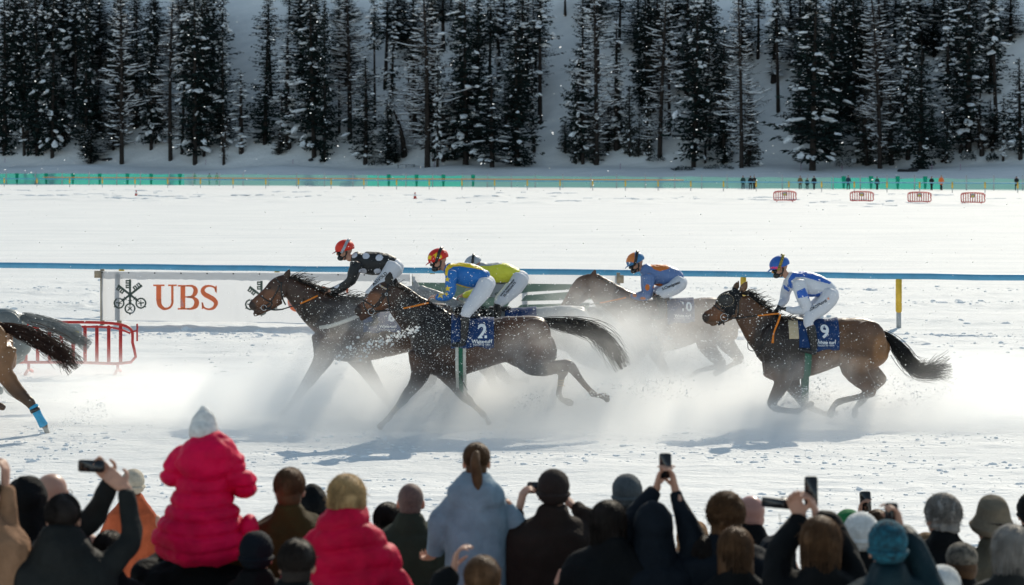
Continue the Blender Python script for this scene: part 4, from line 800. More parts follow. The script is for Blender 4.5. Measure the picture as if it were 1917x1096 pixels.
# number 10, farther back in the spray
TD = Tr(1020, 450, 3.915, 38.0)
torso_D = [(575, 520, 690, .13), (600, 470, 760, .20), (660, 440, 800, .25), (740, 430, 830, .27), (840, 432, 825, .30), (950, 432, 800, .31), (1050, 428, 765, .30), (1140, 422, 735, .28), (1220, 420, 735, .27), (1300, 430, 750, .28), (1370, 455, 745, .26), (1420, 500, 700, .19), (1440, 560, 660, .11)]
neck_D = [(345, 290, 66, .07), (400, 350, 92, .095), (470, 420, 118, .12), (550, 490, 145, .16), (650, 560, 165, .21)]
head_D = [(345, 285, 50, .075), (310, 320, 76, .095), (265, 370, 82, .10), (220, 420, 66, .085), (180, 465, 54, .068), (145, 505, 46, .062), (120, 530, 42, .06), (105, 545, 30, .045)]
legs_D = [(-.15, [(700, 700, 90, -.1, .6), (680, 820, 56), (640, 880, 42), (600, 930, 30), (585, 955, 28), (540, 1000, 17), (490, 1050, 17), (460, 1080, 20)]),
          (.14, [(800, 720, 85, .1, .6), (820, 830, 52), (850, 900, 38), (885, 960, 28), (895, 990, 26), (915, 1050, 17), (930, 1110, 17), (940, 1140, 20)]),
          (-.16, [(1220, 600, 120, -.1, .55), (1180, 730, 78, -.17), (1210, 810, 52), (1265, 870, 38), (1290, 905, 32), (1250, 925, 20), (1180, 935, 17), (1110, 960, 18), (1070, 985, 16), (1040, 1000, 18)]),
          (.16, [(1320, 610, 110, .1, .55), (1330, 740, 66, .16), (1375, 810, 48), (1415, 855, 36), (1432, 880, 30), (1390, 910, 19), (1340, 940, 17), (1290, 965, 18), (1250, 990, 20)])]
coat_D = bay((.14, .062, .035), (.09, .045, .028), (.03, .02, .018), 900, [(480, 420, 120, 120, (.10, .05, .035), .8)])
eD, tD, mD = horse('racehorse', 'reddish brown racehorse with number 10 cloth, behind the spray', TD, torso_D, neck_D, head_D, legs_D, [(1420, 480, 20), (1470, 500, 34), (1520, 560, 36), (1560, 660, 30)], [(358, 262), (410, 280), (470, 312), (530, 352), (590, 390), (650, 420)], coat_D, (255, 345), [(372, 208, 345, 275, 22, -.035)], [(1310, 540, 100, 100, .1, .17), (690, 580, 80, 110, .09, .17)], True)
tack(eD, tD, TD, 890, 1088, 428, 600, 580, None, num='10', nx=1026, ny=484, nsize=.20, wx=1000, wy=545, wsize=.066, saddle=(800, 905, 425, 428))
reins(eD, TD, [(200, 490), (300, 470), (430, 450), (590, 415)], .6, .1)
# grey horse between
TC = Tr(640, 440, 2.883, 37.0)
torso_C = [(560, 470, 570, .13), (580, 430, 610, .20), (640, 405, 650, .25), (720, 398, 668, .27), (800, 400, 660, .30), (900, 400, 645, .31), (1000, 396, 630, .30), (1100, 388, 615, .28), (1180, 380, 620, .27), (1250, 382, 640, .28), (1310, 392, 640, .26), (1350, 425, 600, .19), (1370, 470, 560, .11)]
neck_C = [(405, 308, 48, .07), (450, 345, 66, .09), (510, 385, 84, .12), (570, 430, 100, .16), (640, 470, 112, .2)]
head_C = [(402, 300, 36, .07), (375, 325, 54, .09), (345, 355, 56, .095), (312, 385, 46, .08), (280, 410, 36, .062), (255, 430, 32, .056), (240, 442, 24, .045)]
legs_C = [(-.14, [(680, 580, 70, -.1, .6), (730, 660, 44), (790, 730, 32), (810, 790, 24), (830, 820, 23), (880, 850, 15), (915, 890, 15), (930, 930, 18)]),
          (.12, [(720, 580, 70, .1, .6), (790, 670, 42), (850, 740, 30), (890, 780, 24), (920, 795, 22), (960, 790, 14), (985, 785, 15), (1005, 790, 18)]),
          (-.15, [(1260, 520, 100, -.1, .55), (1290, 620, 62), (1370, 680, 42), (1430, 730, 28), (1480, 790, 17), (1530, 850, 16), (1560, 880, 17)]),
          (.15, [(1280, 530, 90, .1, .55), (1330, 610, 52), (1400, 650, 36), (1470, 690, 26), (1530, 740, 16), (1590, 790, 16)])]
GREY = lambda T, co: mixc((.50, .50, .49), (.36, .36, .36), smooth01(vnoise(co, 3., 1.) + .5))
eC, tC, mC = horse('racehorse', 'pale grey racehorse mostly hidden behind number 2', TC, torso_C, neck_C, head_C, legs_C, [(1330, 400, 16), (1380, 430, 30), (1430, 490, 40), (1480, 570, 42), (1520, 660, 38), (1550, 740, 30)], [(410, 282), (450, 300), (510, 335), (570, 370), (630, 398)], GREY, (352, 340), [(398, 240, 396, 292, 17, -.035), (412, 258, 408, 298, 12, .05)], [(1260, 470, 85, 80, .1, .17)], True, hair=M_HAIRG)
tack(eC, tC, TC, 880, 1050, 398, 520, 520, None, wsize=0, saddle=(800, 905, 393, 396))
# the two horses leaving at the left edge
TF = Tr(640, 440, 2.883, 33.6, dx=-1013, dy=8)
sh = lambda L, d: [(q[0] - d, *q[1:]) if i > 1 else q for i, q in enumerate(L)]
legs_F = [(-.15, legs_B[0][1]), (.13, legs_B[1][1]), (.16, sh(legs_B[3][1], 160))]
ZF = lambda zx, zy: ((zx / 3.13 - (640 - 1013)) * 2.883, (470 + zy / 3.13 - 448) * 2.883)
near_leg = [(*ZF(0, 600), 95, -.1, .6), (*ZF(28, 700), 52), (*ZF(70, 755), 42), (*ZF(115, 815), 36), (*ZF(165, 862), 27), (*ZF(192, 885), 25), (*ZF(215, 925), 17), (*ZF(245, 970), 16), (*ZF(268, 1010), 18), (*ZF(282, 1040), 13), (*ZF(290, 1068), 16)]
legs_F[0] = (-.15, legs_B[0][1]); legs_F.append((-.15, near_leg))
def coat_F(T, co):
    c = bay((.36, .18, .08), (.24, .115, .05), BK, 2000, [])(T, co); x, y = T.inv(co); x0, y0 = ZF(60, 760); x1, y1 = ZF(190, 900)
    t = smooth01((y - ZF(0, 740)[1]) / 90) * .8; c = c * (1 - t[:, None]) + np.array((.035, .018, .012))[None] * t[:, None]; t = smooth01((y - ZF(0, 1010)[1]) / 25); return c * (1 - t[:, None]) + np.array((.6, .56, .5))[None] * t[:, None]
tail_F = [(*ZF(-5, 440), 14), (*ZF(40, 450), 26), (*ZF(120, 474), 36), (*ZF(220, 515), 44), (*ZF(320, 570), 48), (*ZF(400, 632), 48), (*ZF(450, 690), 44)]
torso_F = [(x, t_ + (0 if x < 900 else 18), b_ + (20 if x > 900 else 0), d) for x, t_, b_, d in torso_B]
eF, tF, mF = horse('racehorse', 'chestnut racehorse leaving the left edge with blue leg bandage', TF, torso_F, neck_B, head_B, legs_F, tail_F, crest_B, coat_F, (222, 318), [(262, 200, 250, 262, 22, -.035)], extra_B, True, hair=mat('chestnut_tail_hair', (.045, .019, .012), .6, .5, 9, .2, .004, 60))
(ax, ay), (bx, by) = ZF(208, 905), ZF(268, 1015)
bd = mk('leg_bandage', mesh_of([loft([(TF(ax, ay, -.15), TF.m(27), TF.m(24)), (TF((ax + bx) / 2, (ay + by) / 2, -.15), TF.m(22), TF.m(20)), (TF(bx, by, -.15), TF.m(25), TF.m(22))], 14, 4, .4)]), M_WRAP, eF)
(ax, ay), (bx, by) = ZF(212, 915), ZF(222, 936); mk('bandage_strap', mesh_of([loft([(TF(ax, ay, -.15), TF.m(28), TF.m(25)), (TF(bx, by, -.15), TF.m(27), TF.m(24))], 14, 1, 0)]), M_LEATHER, bd)
TG = Tr(640, 440, 2.883, 37.5, dx=-985, dy=-14)
tail_G = [(1110, 480, 16), (1160, 496, 26), (1230, 515, 30), (1310, 545, 30), (1400, 590, 30), (1480, 640, 26)]
eG, tG, mG = horse('racehorse', 'grey racehorse mostly out of frame behind the chestnut at left', TG, torso_B, neck_B, head_B, [legs_B[0], legs_B[1], (-.16, sh(legs_B[2][1], 420)), (.16, sh(legs_B[3][1], 160))], tail_G, crest_B, lambda T, co: mixc((.30, .33, .32), (.20, .22, .22), smooth01(vnoise(co, 3., 1.) + .5)), (222, 318), [(262, 200, 250, 262, 22, -.035)], extra_B, True, hair=mat('dark_grey_hair', (.32, .33, .32), .7, .3, 9, .2, .004, 60))

# ------------------------------------------------------------------ people
def head_geo(c, M, s=1.0, simple=False):
    L = lambda p: Vector(np.array(M) @ (np.array(p) * s) + np.array(c)); r = lambda *q: tuple(v * s for v in q)
    g = [ell(L((-.012, 0, .032)), r(.098, .077, .090), M, 18, 12), ell(L((.030, 0, -.035)), r(.066, .060, .085), M), ell(L((.040, 0, -.085)), r(.045, .042, .032), M)]
    for q in (-1, 1): g.append(ell(L((-.002, q * .079, -.008)), r(.019, .010, .032), M @ np.array(Matrix.Rotation(.2, 3, 'Y')) if False else M, 8, 6)); g.append(ell(L((.078, q * .032, .012)), r(.014, .022, .010), M, 8, 6)); g.append(ell(L((.070, q * .042, -.03)), r(.02, .018, .018), M, 8, 6))
    g.append(loft([(L((.088, 0, .012)), .009 * s, .009 * s), (L((.108, 0, -.018)), .012 * s, .013 * s), (L((.104, 0, -.033)), .010 * s, .017 * s)], 8, 3, 1))
    g.append(ell(L((.090, 0, -.062)), r(.013, .024, .006), M, 8, 6)); g.append(ell(L((.088, 0, -.074)), r(.013, .021, .007), M, 8, 6)); return g, L
def hand_geo(wr, f, n, side=1, s=1.0, curl=.9, spread=.12, gloves=0.):
    """palm from the wrist along f, fingers curling towards n, thumb on the side f x n * side"""
    f = Vector(f).normalized(); n = (Vector(n) - f * Vector(n).dot(f)).normalized(); t = f.cross(n) * side; wr = Vector(wr); q = s
    g = [loft([(wr - f * .02 * q, .027 * q, .02 * q), (wr + f * .03 * q, .038 * q, .017 * q), (wr + f * .085 * q, .042 * q, .014 * q)], 10, 3, .7, tuple(n))]
    for i, (o, L, sp) in enumerate(((.030, .040, .5), (.010, .046, .15), (-.011, .043, -.2), (-.031, .034, -.6))):
        p = wr + f * .088 * q + t * o * q; a = 0.; pts = [(p - f * .02 * q, .0095 * q + gloves, .0095 * q + gloves), (p, .0095 * q + gloves, .0095 * q + gloves)]
        for k, l in enumerate((L, L * .62, L * .5)):
            a += curl * (.55, .75, .5)[k] * (1 + .08 * (i - 1.5)); d = f * math.cos(a) + n * math.sin(a) + t * sp * spread * math.cos(a); p = p + d.normalized() * l * q; pts.append((p, (.0088 - .0012 * k) * q + gloves, (.0088 - .0012 * k) * q + gloves))
        g.append(loft(pts, 8, 2, .9, tuple(t)))
    p = wr + f * .02 * q + t * .028 * q; p1 = p + (f * .6 + t * .7 + n * .35).normalized() * .042 * q; p2 = p1 + (f * .75 + t * .25 + n * .6).normalized() * .032 * q; p3 = p2 + (f * .7 - t * .1 + n * .7).normalized() * .026 * q
    g.append(loft([(p - t * .012 * q, .014 * q, .014 * q), (p1, .0115 * q, .0115 * q), (p2, .0105 * q, .0105 * q), (p3, .008 * q, .008 * q)], 8, 2, .9, tuple(f.cross(n)))); return g
def jockey(label, T, helm, torso, arm, farm, leg, boot, jc, hc, silk_rough=1, pitch=.25, glove=None, boot2=True, dm=None, strapc=M_LEATHER, lens=M_LEATHER, mask=True, dc=.0, shoulder=.19, visor_m=None, legn=None, face=True, saddle_y=.30, farleg=None, belt=None):
    Y = T.Y; m = T.m; base = Vector((T(leg[0][0], 0).x, Y, 0)); hp = T(*helm[:2]); hr = m(helm[2]); e = empty('person', Vector((base.x, Y, T(*leg[0][:2]).z)), label, 'person', 'jockeys')
    M = rotm(math.pi, pitch); s = max(1.0, min(1.22, hr / .128)); hc_ = Vector(hp) - Vector(np.array(M) @ np.array((0, 0, .050 * s)))
    hg, L = head_geo(hc_, M, min(1.1, s))
    tp = [T(x, y) for x, y, *_ in torso]; tw = [(m(h), d) for x, y, h, d in torso]
    arms = []; hands = []
    near_pts = [(T(x, y, -shoulder - (.06 * i if i < 3 else .05)), m(h)) for i, (x, y, h) in enumerate(arm)]
    fa = farm or arm; far_pts = [(T(x, y, shoulder + (.06 * i if i < 3 else .05)), m(h)) for i, (x, y, h) in enumerate(fa)]
    def pull(pts, sg): # the hands meet over the neck
        n = len(pts) - 1; out = []
        for i, (p, r) in enumerate(pts): p = p.copy(); f = max(0, (i - 1) / (n - 1)); p.y = p.y * (1 - f) + (Y + sg * .08) * f; out.append((p, r))
        return out
    near_pts, far_pts = pull(near_pts, -1), pull(far_pts, 1)
    g = list(hg); g.append(loft([(L((-.02, 0, -.04)), .055, .055), (L((-.03, 0, -.10)), .055, .055), (tp[0], .06, .07)], 12, 3, .5)); g.append(loft([(p, a * .82, b * .82) for p, (a, b) in zip(tp, tw)], 16, 4, .8))
    for pts, sg in ((near_pts, -1), (far_pts, 1)):
        g.append(loft([(p, r * .72, r * .72) for p, r in pts], 10, 3, .8)); w0, w1 = pts[-2][0], pts[-1][0]; f = (w1 - w0).normalized(); g += hand_geo(w1 - f * .01, f, Vector((-.2, -sg * .5, -1)), sg, 1.0, 1.05)
    def legs(rs, lst, extra_r=0):
        out = []
        for sg in (-1, 1):
            st = []; n = len(lst)
            for i, (x, y, h) in enumerate(lst): d = sg * (.10 + (saddle_y - .10) * min(1, i / max(1, n - 2))); st.append((T(x, y, d), m(h) * rs, m(h) * rs * (.95 if i else 1.1)))
            out.append(loft(st, 14, 4, .5))
        return out
    g += legs(.84, leg)
    foot = []
    for sg in (-1, 1):
        st = [(T(x, y, sg * (saddle_y + .02)), m(h), m(h) * .9) for x, y, h in boot[0]]; ft = [(T(x, y, sg * (saddle_y + .04)), m(h), .042) for x, y, h in boot[1]]; foot.append((st, ft))
        g.append(loft([(p, a * .85, b * .85) for p, a, b in st], 12, 3, .5)); g.append(loft([(p, a * .85, b * .85) for p, a, b in ft], 10, 3, .8))
    bm = fuse(g, .0085, 1)
    if glove:
        def fc(co):
            hp1 = np.array(near_pts[-1][0]); d = np.linalg.norm(co - hp1, axis=1); d2 = np.linalg.norm(co - np.array(far_pts[-1][0]), axis=1); t = ((d < .14) | (d2 < .14)).astype(float); return mixc((.5, .27, .19), glove, t)
    else: fc = lambda co: np.tile(np.array([[.5, .27, .19]]), (len(co), 1))
    paint(bm, fc); mk('body', bm, M_SKINC, e)
    jk = [loft([(p, a, b) for p, (a, b) in zip(tp, tw)], 20, 4, .75)] + [loft([(p, r, r) for p, r in pts[:-1]] + [(pts[-1][0].lerp(pts[-2][0], .12), pts[-1][1] * .9, pts[-1][1] * .9)], 12, 4, .4) for pts in (near_pts, far_pts)]
    jm = fuse(jk, .010, 2, lambda co: .007 * vnoise(co * np.array([1, 1, .7]), 11., 5.) + .004 * vnoise(co, 26., 1.)); paint(jm, lambda co: jc(*T.inv(co), co)); mk('jacket', jm, M_SILK, e)
    bmz = fuse([ell(T(*leg[0][:2]), (m(leg[0][2]), .17, m(leg[0][2]) * .92))] + legs(1.0, leg), .010, 2, lambda co: .005 * vnoise(co, 10., 8.) + .002 * vnoise(co, 30., 3.)); bt = bvh(bmz); br = mk('breeches', bmz, M_BREECH, e)
    if legn:
        for txt, x, y, size, ang, mm in legn: mk('leg_lettering', mesh_of([decal(bt, txt, T(x, y), size, ang, .007, size * .025)]), mm, br, smooth=False)
    for st, ft in foot: mk('boot', fuse([loft(st, 12, 3, .3), loft(ft, 12, 3, .8)], .010, 1), M_LEATHER, e)
    # helmet with cloth cover, peak, goggles, strap, mask
    c = hc_ + Vector(np.array(M) @ np.array((-.004, 0, .052 * s))); v, f = ell((0, 0, 0), (.132 * s, .112 * s, .112 * s), None, 40, 28); v[:, 2] = np.where(v[:, 2] < -.035 * s, -.035 * s + (v[:, 2] + .035 * s) * .12, v[:, 2]); v = v @ M.T + np.array(c)
    hmn = mesh_of([(v, f)]); paint(hmn, lambda co: hc(*T.inv(co), co)); hel = mk('helmet', hmn, M_SILK, e)
    lc = lambda *p: Vector(np.array(M) @ (np.array(p) * s)) + c
    pk = mesh_of([loft([(lc(.10, 0, -.018), .012 * s, .085 * s), (lc(.145, 0, -.028), .007 * s, .07 * s), (lc(.178, 0, -.04), .004 * s, .035 * s)], 14, 3, .5)]); paint(pk, lambda co: hc(*T.inv(co), co)); mk('peak', pk, M_SILK, hel)
    band = lambda pts, a, b: loft([(lc(*p), a * s, b * s) for p in pts], 8, 4, .5, (0, 0, 1) if False else (0, 1, 0))
    go = mk('goggles', fuse([ell(lc(.088, 0, -.058), (.036 * s, .078 * s, .036 * s), M, 18, 10)], .007, 1), M_LEATHER, e)
    mk('lens', mesh_of([ell(lc(.100, 0, -.060), (.030 * s, .060 * s, .024 * s), M, 16, 8)]), lens, go)
    spq = [(.055, .082, -.052), (.02, .110, -.02), (-.015, .117, .022), (-.045, .106, .062), (-.075, .066, .092), (-.088, .03, .101), (-.09, 0, .103)]
    mk('goggle_strap', mesh_of([loft([(lc(x, q * y, z), .019 * s, .006) for x, y, z in spq], 8, 4, .3) for q in (-1, 1)]), strapc, go)
    if mask: mk('face_mask', fuse([ell(lc(.078, 0, -.118), (.052 * s, .055 * s, .040 * s), M, 16, 10), *[loft([(lc(.06, q * .05, -.12), .014, .01), (lc(.0, q * .084, -.10), .010, .008), (lc(-.03, q * .09, -.05), .009, .008)], 8, 3, .5) for q in (-1, 1)]], .007, 1), M_LEATHER, e)
    mk('chin_strap', mesh_of([loft([(lc(-.02, q * .094, -.03), .008, .005), (lc(.0, q * .086, -.09), .008, .005), (lc(.03, q * .04, -.15), .008, .005), (lc(.035, 0, -.158), .008, .005)], 6, 3, .3) for q in (-1, 1)]), M_LEATHER, hel)
    return e
M_SKINC = mat_col('skin_and_gloves', .55, .12, 30, .15, .002, 90); M_BREECH = mat('white_breeches', (.66, .67, .72), .6, .08, 4, .5, .012, 14)
def const(c): return lambda x, y, co: np.tile(np.array([c]), (len(x), 1))
def layers(basec, items):
    def f(x, y, co):
        c = np.tile(np.array([basec], float), (len(x), 1))
        for col, test in items: c[test(x, y, co)] = col
        return c
    return f
WHT, RED, YEL, BLU = (.62, .64, .72), (.62, .018, .012), (.85, .60, .01), (.012, .15, .48)
# rider of the leader
T7 = Tr(600, 440, 7.83, 36.2)
dots = [(505, 300, 47, 32, -.6), (675, 305, 52, 42, 0), (870, 330, 53, 46, 0), (632, 525, 54, 38, .1), (840, 525, 54, 36, -.15), (245, 735, 44, 36, -.6), (385, 600, 22, 50, .4)]
jockey('jockey in black silks with pale dots and red helmet', T7, (352, 195, 140), [(520, 330, 95, .12), (590, 390, 150, .17), (720, 415, 172, .18), (870, 420, 165, .17), (990, 405, 135, .16), (1060, 400, 90, .13)], [(540, 430, 98), (490, 560, 80), (440, 680, 70), (300, 770, 58), (150, 815, 46)], None,
       [(1080, 480, 145), (1000, 590, 120), (890, 700, 92), (790, 800, 75), (715, 860, 62)], ([(715, 850, 56), (760, 1000, 48), (800, 1130, 44), (820, 1220, 42)], [(840, 1255, 34), (770, 1285, 34), (690, 1290, 26)]),
       layers((.016, .017, .018), [(WHT, lambda x, y, co, d=d: oval(x, y, *d)) for d in dots]), layers((.72, .035, .015), [((.02, .02, .02), lambda x, y, co: abs((y - 245) - (x - 350) * -.07) < 7)]), pitch=.22, strapc=mat('grey_strap', (.42, .48, .55), .5, .5, 60, 0), lens=M_VISOR, legn=[('ARNOLD', 885, 630, .07, math.radians(42), M_TEXTD)])
# rider of number 2
T5 = Tr(740, 450, 5.99, 34.0)
stB = [star(590, 427, 34, .1), star(592, 530, 38, -.1), star(578, 592, 30, .5), star(512, 605, 48, .1)]
jockey('jockey in blue and yellow star silks with red starred helmet', T5, (478, 195, 116), [(600, 320, 75, .12), (660, 360, 115, .17), (760, 385, 138, .18), (860, 400, 135, .17), (950, 400, 105, .16), (1010, 400, 70, .13)], [(640, 370, 75), (625, 470, 62), (620, 590, 52), (545, 640, 42), (455, 636, 36)], None,
       [(1020, 485, 105), (975, 570, 100), (900, 670, 84), (825, 765, 68), (785, 830, 58)], ([(785, 850, 52), (785, 930, 50), (778, 1010, 44), (772, 1100, 38)], [(775, 1135, 32), (715, 1150, 30), (650, 1150, 24)]),
       layers(BLU, [(YEL, lambda x, y, co: pip(x, y, [(560, 390), (562, 320), (600, 265), (700, 245), (850, 262), (990, 310), (985, 335), (850, 305), (730, 288), (650, 292), (600, 330), (590, 385)])), (YEL, lambda x, y, co: pip(x, y, [(680, 490), (690, 485), (800, 518), (880, 535), (870, 560), (780, 540), (690, 515)]))] + [(YEL, lambda x, y, co, s_=s_: pip(x, y, s_)) for s_ in stB]),
       layers(RED, [(YEL, lambda x, y, co, s_=s_: pip(x, y, s_)) for s_ in (star(385, 190, 38, .2), star(470, 165, 44, -.2), star(505, 185, 30, .4), star(583, 245, 34, 0))]), pitch=.35)
# rider of number 9
T3 = Tr(1280, 460, 3.131, 35.0)
BL9 = (.03, .13, .52)
jockey('jockey in white and blue silks with blue helmet riding number 9', T3, (560, 112, 60), [(628, 190, 42, .12), (665, 210, 62, .17), (720, 225, 74, .18), (780, 235, 68, .17), (830, 245, 52, .16), (860, 255, 38, .13)], [(665, 215, 42), (680, 290, 38), (705, 360, 32), (650, 378, 25), (592, 370, 19)], [(630, 220, 38), (612, 270, 32), (600, 320, 28), (580, 345, 22), (560, 362, 17)],
       [(855, 285, 55), (830, 325, 52), (780, 370, 46), (730, 405, 38), (715, 440, 30), (722, 462, 26)], ([(728, 465, 27), (738, 520, 27), (745, 570, 23), (742, 610, 20)], [(750, 618, 15), (715, 608, 15), (668, 600, 12)]),
       layers((.66, .68, .74), [(BL9, lambda x, y, co: pip(x, y, [(612, 245), (608, 195), (632, 160), (700, 150), (790, 178), (862, 214), (850, 224), (780, 205), (700, 182), (650, 182), (625, 205), (632, 250)])), (BL9, lambda x, y, co: pip(x, y, [(645, 262), (695, 240), (718, 288), (655, 302)])), (BL9, lambda x, y, co: pip(x, y, [(715, 282), (765, 285), (845, 250), (838, 280), (775, 305), (712, 302)])), (BL9, lambda x, y, co: pip(x, y, [(592, 232), (632, 262), (622, 275), (594, 256)]))]),
       layers((.025, .12, .45), [((.85, .05, .18), lambda x, y, co: abs(y - 130) < 5)]), pitch=.35, glove=(.012, .012, .012), strapc=mat('gold_strap', (.03, .03, .03), .5, .6, 60, 0, c2=(.5, .38, .03)), lens=M_VISOR,
       legn=[('LOKOTRANS', 772, 344, .053, math.radians(29), M_TEXTD), ('x', 832, 303, .07, math.radians(25), M_BRED)])
# rider of number 10
T4 = Tr(1020, 450, 3.915, 38.0)
BL10, OR = (.14, .23, .46), (.75, .20, .03)
jockey('jockey in blue and orange silks and helmet riding number 10', T4, (662, 150, 68), [(735, 215, 48, .12), (775, 240, 66, .17), (840, 258, 80, .18), (900, 262, 78, .17), (955, 265, 62, .16), (985, 275, 45, .13)], [(755, 270, 50), (752, 335, 42), (745, 395, 36), (690, 412, 28), (625, 408, 22)], None,
       [(985, 310, 60), (930, 350, 54), (865, 372, 48), (825, 388, 40)], ([(820, 395, 38), (835, 440, 32), (850, 490, 28), (850, 530, 26)], [(855, 545, 20), (820, 555, 18), (780, 555, 14)]),
       layers(BL10, [(OR, lambda x, y, co: pip(x, y, [(758, 170), (900, 178), (912, 205), (840, 225), (795, 210)])), (OR, lambda x, y, co: oval(x, y, 743, 338, 17, 23)), (OR, lambda x, y, co: oval(x, y, 655, 402, 16, 12)), (OR, lambda x, y, co: oval(x, y, 712, 420, 20, 10)), (OR, lambda x, y, co: oval(x, y, 820, 332, 40, 14, -.2))]),
       layers((.05, .20, .42), [((.72, .22, .05), lambda x, y, co: (x < 657) & (y < 160))]), pitch=.45, legn=[('S.Chevigneau', 915, 325, .062, math.radians(20), M_TEXTD)])
# rider of the grey
TCJ = Tr(740, 450, 5.99, 37.0)
jockey('jockey in lime yellow silks and grey helmet behind number 2', TCJ, (868, 262, 100), [(955, 310, 65, .12), (1020, 345, 95, .17), (1110, 370, 118, .18), (1210, 372, 120, .17), (1300, 372, 95, .16), (1360, 375, 65, .13)], [(1010, 370, 65), (980, 460, 56), (950, 560, 48), (850, 600, 40), (760, 620, 34)], None,
       [(1400, 430, 102), (1350, 510, 95), (1270, 590, 84), (1190, 665, 66), (1150, 700, 55)], ([(1150, 705, 50), (1150, 780, 46), (1145, 850, 42), (1140, 920, 36)], [(1140, 950, 30), (1080, 965, 28), (1030, 965, 22)]),
       layers((.74, .72, .06), [((.30, .33, .36), lambda x, y, co: (y < 285) & (x < 1200) & (y < 262 + (1200 - x) * .16)), ((.07, .08, .06), lambda x, y, co: (y > 470) & (x > 1090))]), const((.42, .45, .50)), pitch=.6, legn=[('www.weiermann', 1255, 520, .05, math.radians(50), M_TEXTD), ('SILVERHARTS', 1282, 538, .05, math.radians(50), M_TEXTD)])
# ------------------------------------------------------------------ spectators on the bank, seen from behind
GZ = .6
def cm(name, c, rough=.85, sheen=.0, bs=14, spec=.25): return mat(name, c, rough, .3, 7, .8, .02, bs, spec=min(spec, .12), sheen=sheen)
K_BLACK, K_NAVY, K_OLIVE, K_BROWN = cm('black_jacket', (.006, .007, .008), .8), cm('navy_jacket', (.008, .012, .018), .8), cm('olive_jacket', (.060, .042, .014)), cm('brown_jacket', (.032, .022, .018))
K_RED, K_HOOD, K_GREEN, K_TAN = cm('red_puffer', (.78, .004, .07), .6, bs=9), cm('pale_blue_hoodie', (.25, .34, .42), .9), cm('grey_green_jacket', (.045, .050, .036)), cm('tan_jacket', (.34, .19, .11))
K_TEDDY, K_KHAKI, K_ORANGE, K_DKG = mat('teddy_fleece', (.36, .20, .10), .95, .4, 30, 1., .02, 60), cm('khaki_coat', (.12, .105, .075)), cm('orange_jacket', (.50, .11, .045)), cm('dark_grey_jacket', (.016, .018, .018), .7)
H_DK, H_BR, H_BL, H_GY = mat('dark_brown_hair', (.014, .009, .007), .6, .5, 12, .5, .006, 40, spec=.2), mat('brown_hair', (.11, .055, .025), .6, .5, 12, .5, .006, 40, spec=.2), mat('blonde_hair', (.52, .34, .16), .6, .45, 12, .5, .006, 40, spec=.2), mat('grey_hair', (.30, .28, .26), .6, .4, 12, .5, .006, 40, spec=.2)
H_STUB = mat('stubble_scalp', (.17, .10, .085), .7, .3, 60, .2, .002, 150)
N_WHITE, N_GREY, N_TEAL, N_BRN, N_GRN, N_CAMO = (mat(n, c, .9, .25, 30, .9, .008, 70, c2=c2) for n, c, c2 in (('pale_knit', (.75, .75, .73), None), ('grey_knit', (.085, .10, .11), None), ('teal_shiny_hat', (.012, .11, .16), (.006, .03, .045)), ('brown_knit', (.030, .020, .017), None), ('green_cap', (.02, .20, .06), None), ('mottled_cap', (.22, .19, .15), (.04, .035, .03))))
M_PHONE = mat('phone_back', (.008, .008, .009), .35, .2, 10, 0, spec=.5); M_SCREEN = mat('phone_screen', (.012, .013, .016), .12, .4, 14, 0, spec=.6); M_GLASS = mat('spectacle_frame', (.01, .01, .012), .3, .1, 10, 0)
def fuzz(c, M, r, n, L, rnd, down=.4):
    cs = []
    for _ in range(n):
        d = Vector((rnd.gauss(0, 1), rnd.gauss(0, 1), rnd.gauss(.3, 1))).normalized()
        if d.x > .45 and d.z < .5: continue
        p = np.array(M) @ (np.array(d) * np.array(r)) + np.array(c); t = np.array(M) @ np.array(d); k = rnd.uniform(.3, 1) * L; w = np.array([rnd.gauss(0, .5), rnd.gauss(0, .5), rnd.gauss(0, .4)]) * k
        cs.append([p - t * .01, p + t * k * .4 + w * .3, p + t * k * .7 + w * .8 + np.array([0, 0, -down * k]), p + t * k * .8 + w + np.array([0, 0, -down * 1.8 * k])])
    return strands(cs, .0016, .0008)
def combed(c, M, s, r, n, style, rnd):
    cs = []; z_end = {'bob': -.15, 'long': -.30}.get(style)
    for _ in range(n):
        ps = rnd.uniform(-math.pi, math.pi); f0 = rnd.uniform(.05, 1.4) if rnd.random() < .6 else rnd.uniform(.05, .5); f1 = min(f0 + rnd.uniform(.5, 1.3), 2.0)
        if abs(ps) < .9: f1 = min(f1, 1.0)
        if style == 'pony': ps1 = math.pi * (1 if ps > 0 else -1)
        k = rnd.uniform(1.0, 1.045); q = []; wob = {'curly': .22, 'bob': .07, 'long': .05}.get(style, .05); ph = rnd.random() * 6
        for j in range(7):
            t = j / 6; f = f0 + (f1 - f0) * t; a = ps + wob * math.sin(t * (9 if style == 'curly' else 4) + ph)
            if style == 'pony': a = ps + (ps1 - ps) * t * .6
            kk = k + (.05 * math.sin(t * 8 + ph) if style == 'curly' else 0) + (.03 * t * rnd.random() if j == 6 else 0)
            v = np.array([-.022 * s, 0, .040 * s]) + np.array([math.sin(f) * math.cos(a) * r[0], math.sin(f) * math.sin(a) * r[1], math.cos(f) * r[2]]) * kk
            if z_end and f > 1.5: v[2] += (z_end * s) * (f - 1.5) / .5 * t
            q.append(np.array(M) @ v + np.array(c))
        cs.append(q)
    return strands(cs, .0026, .0012)
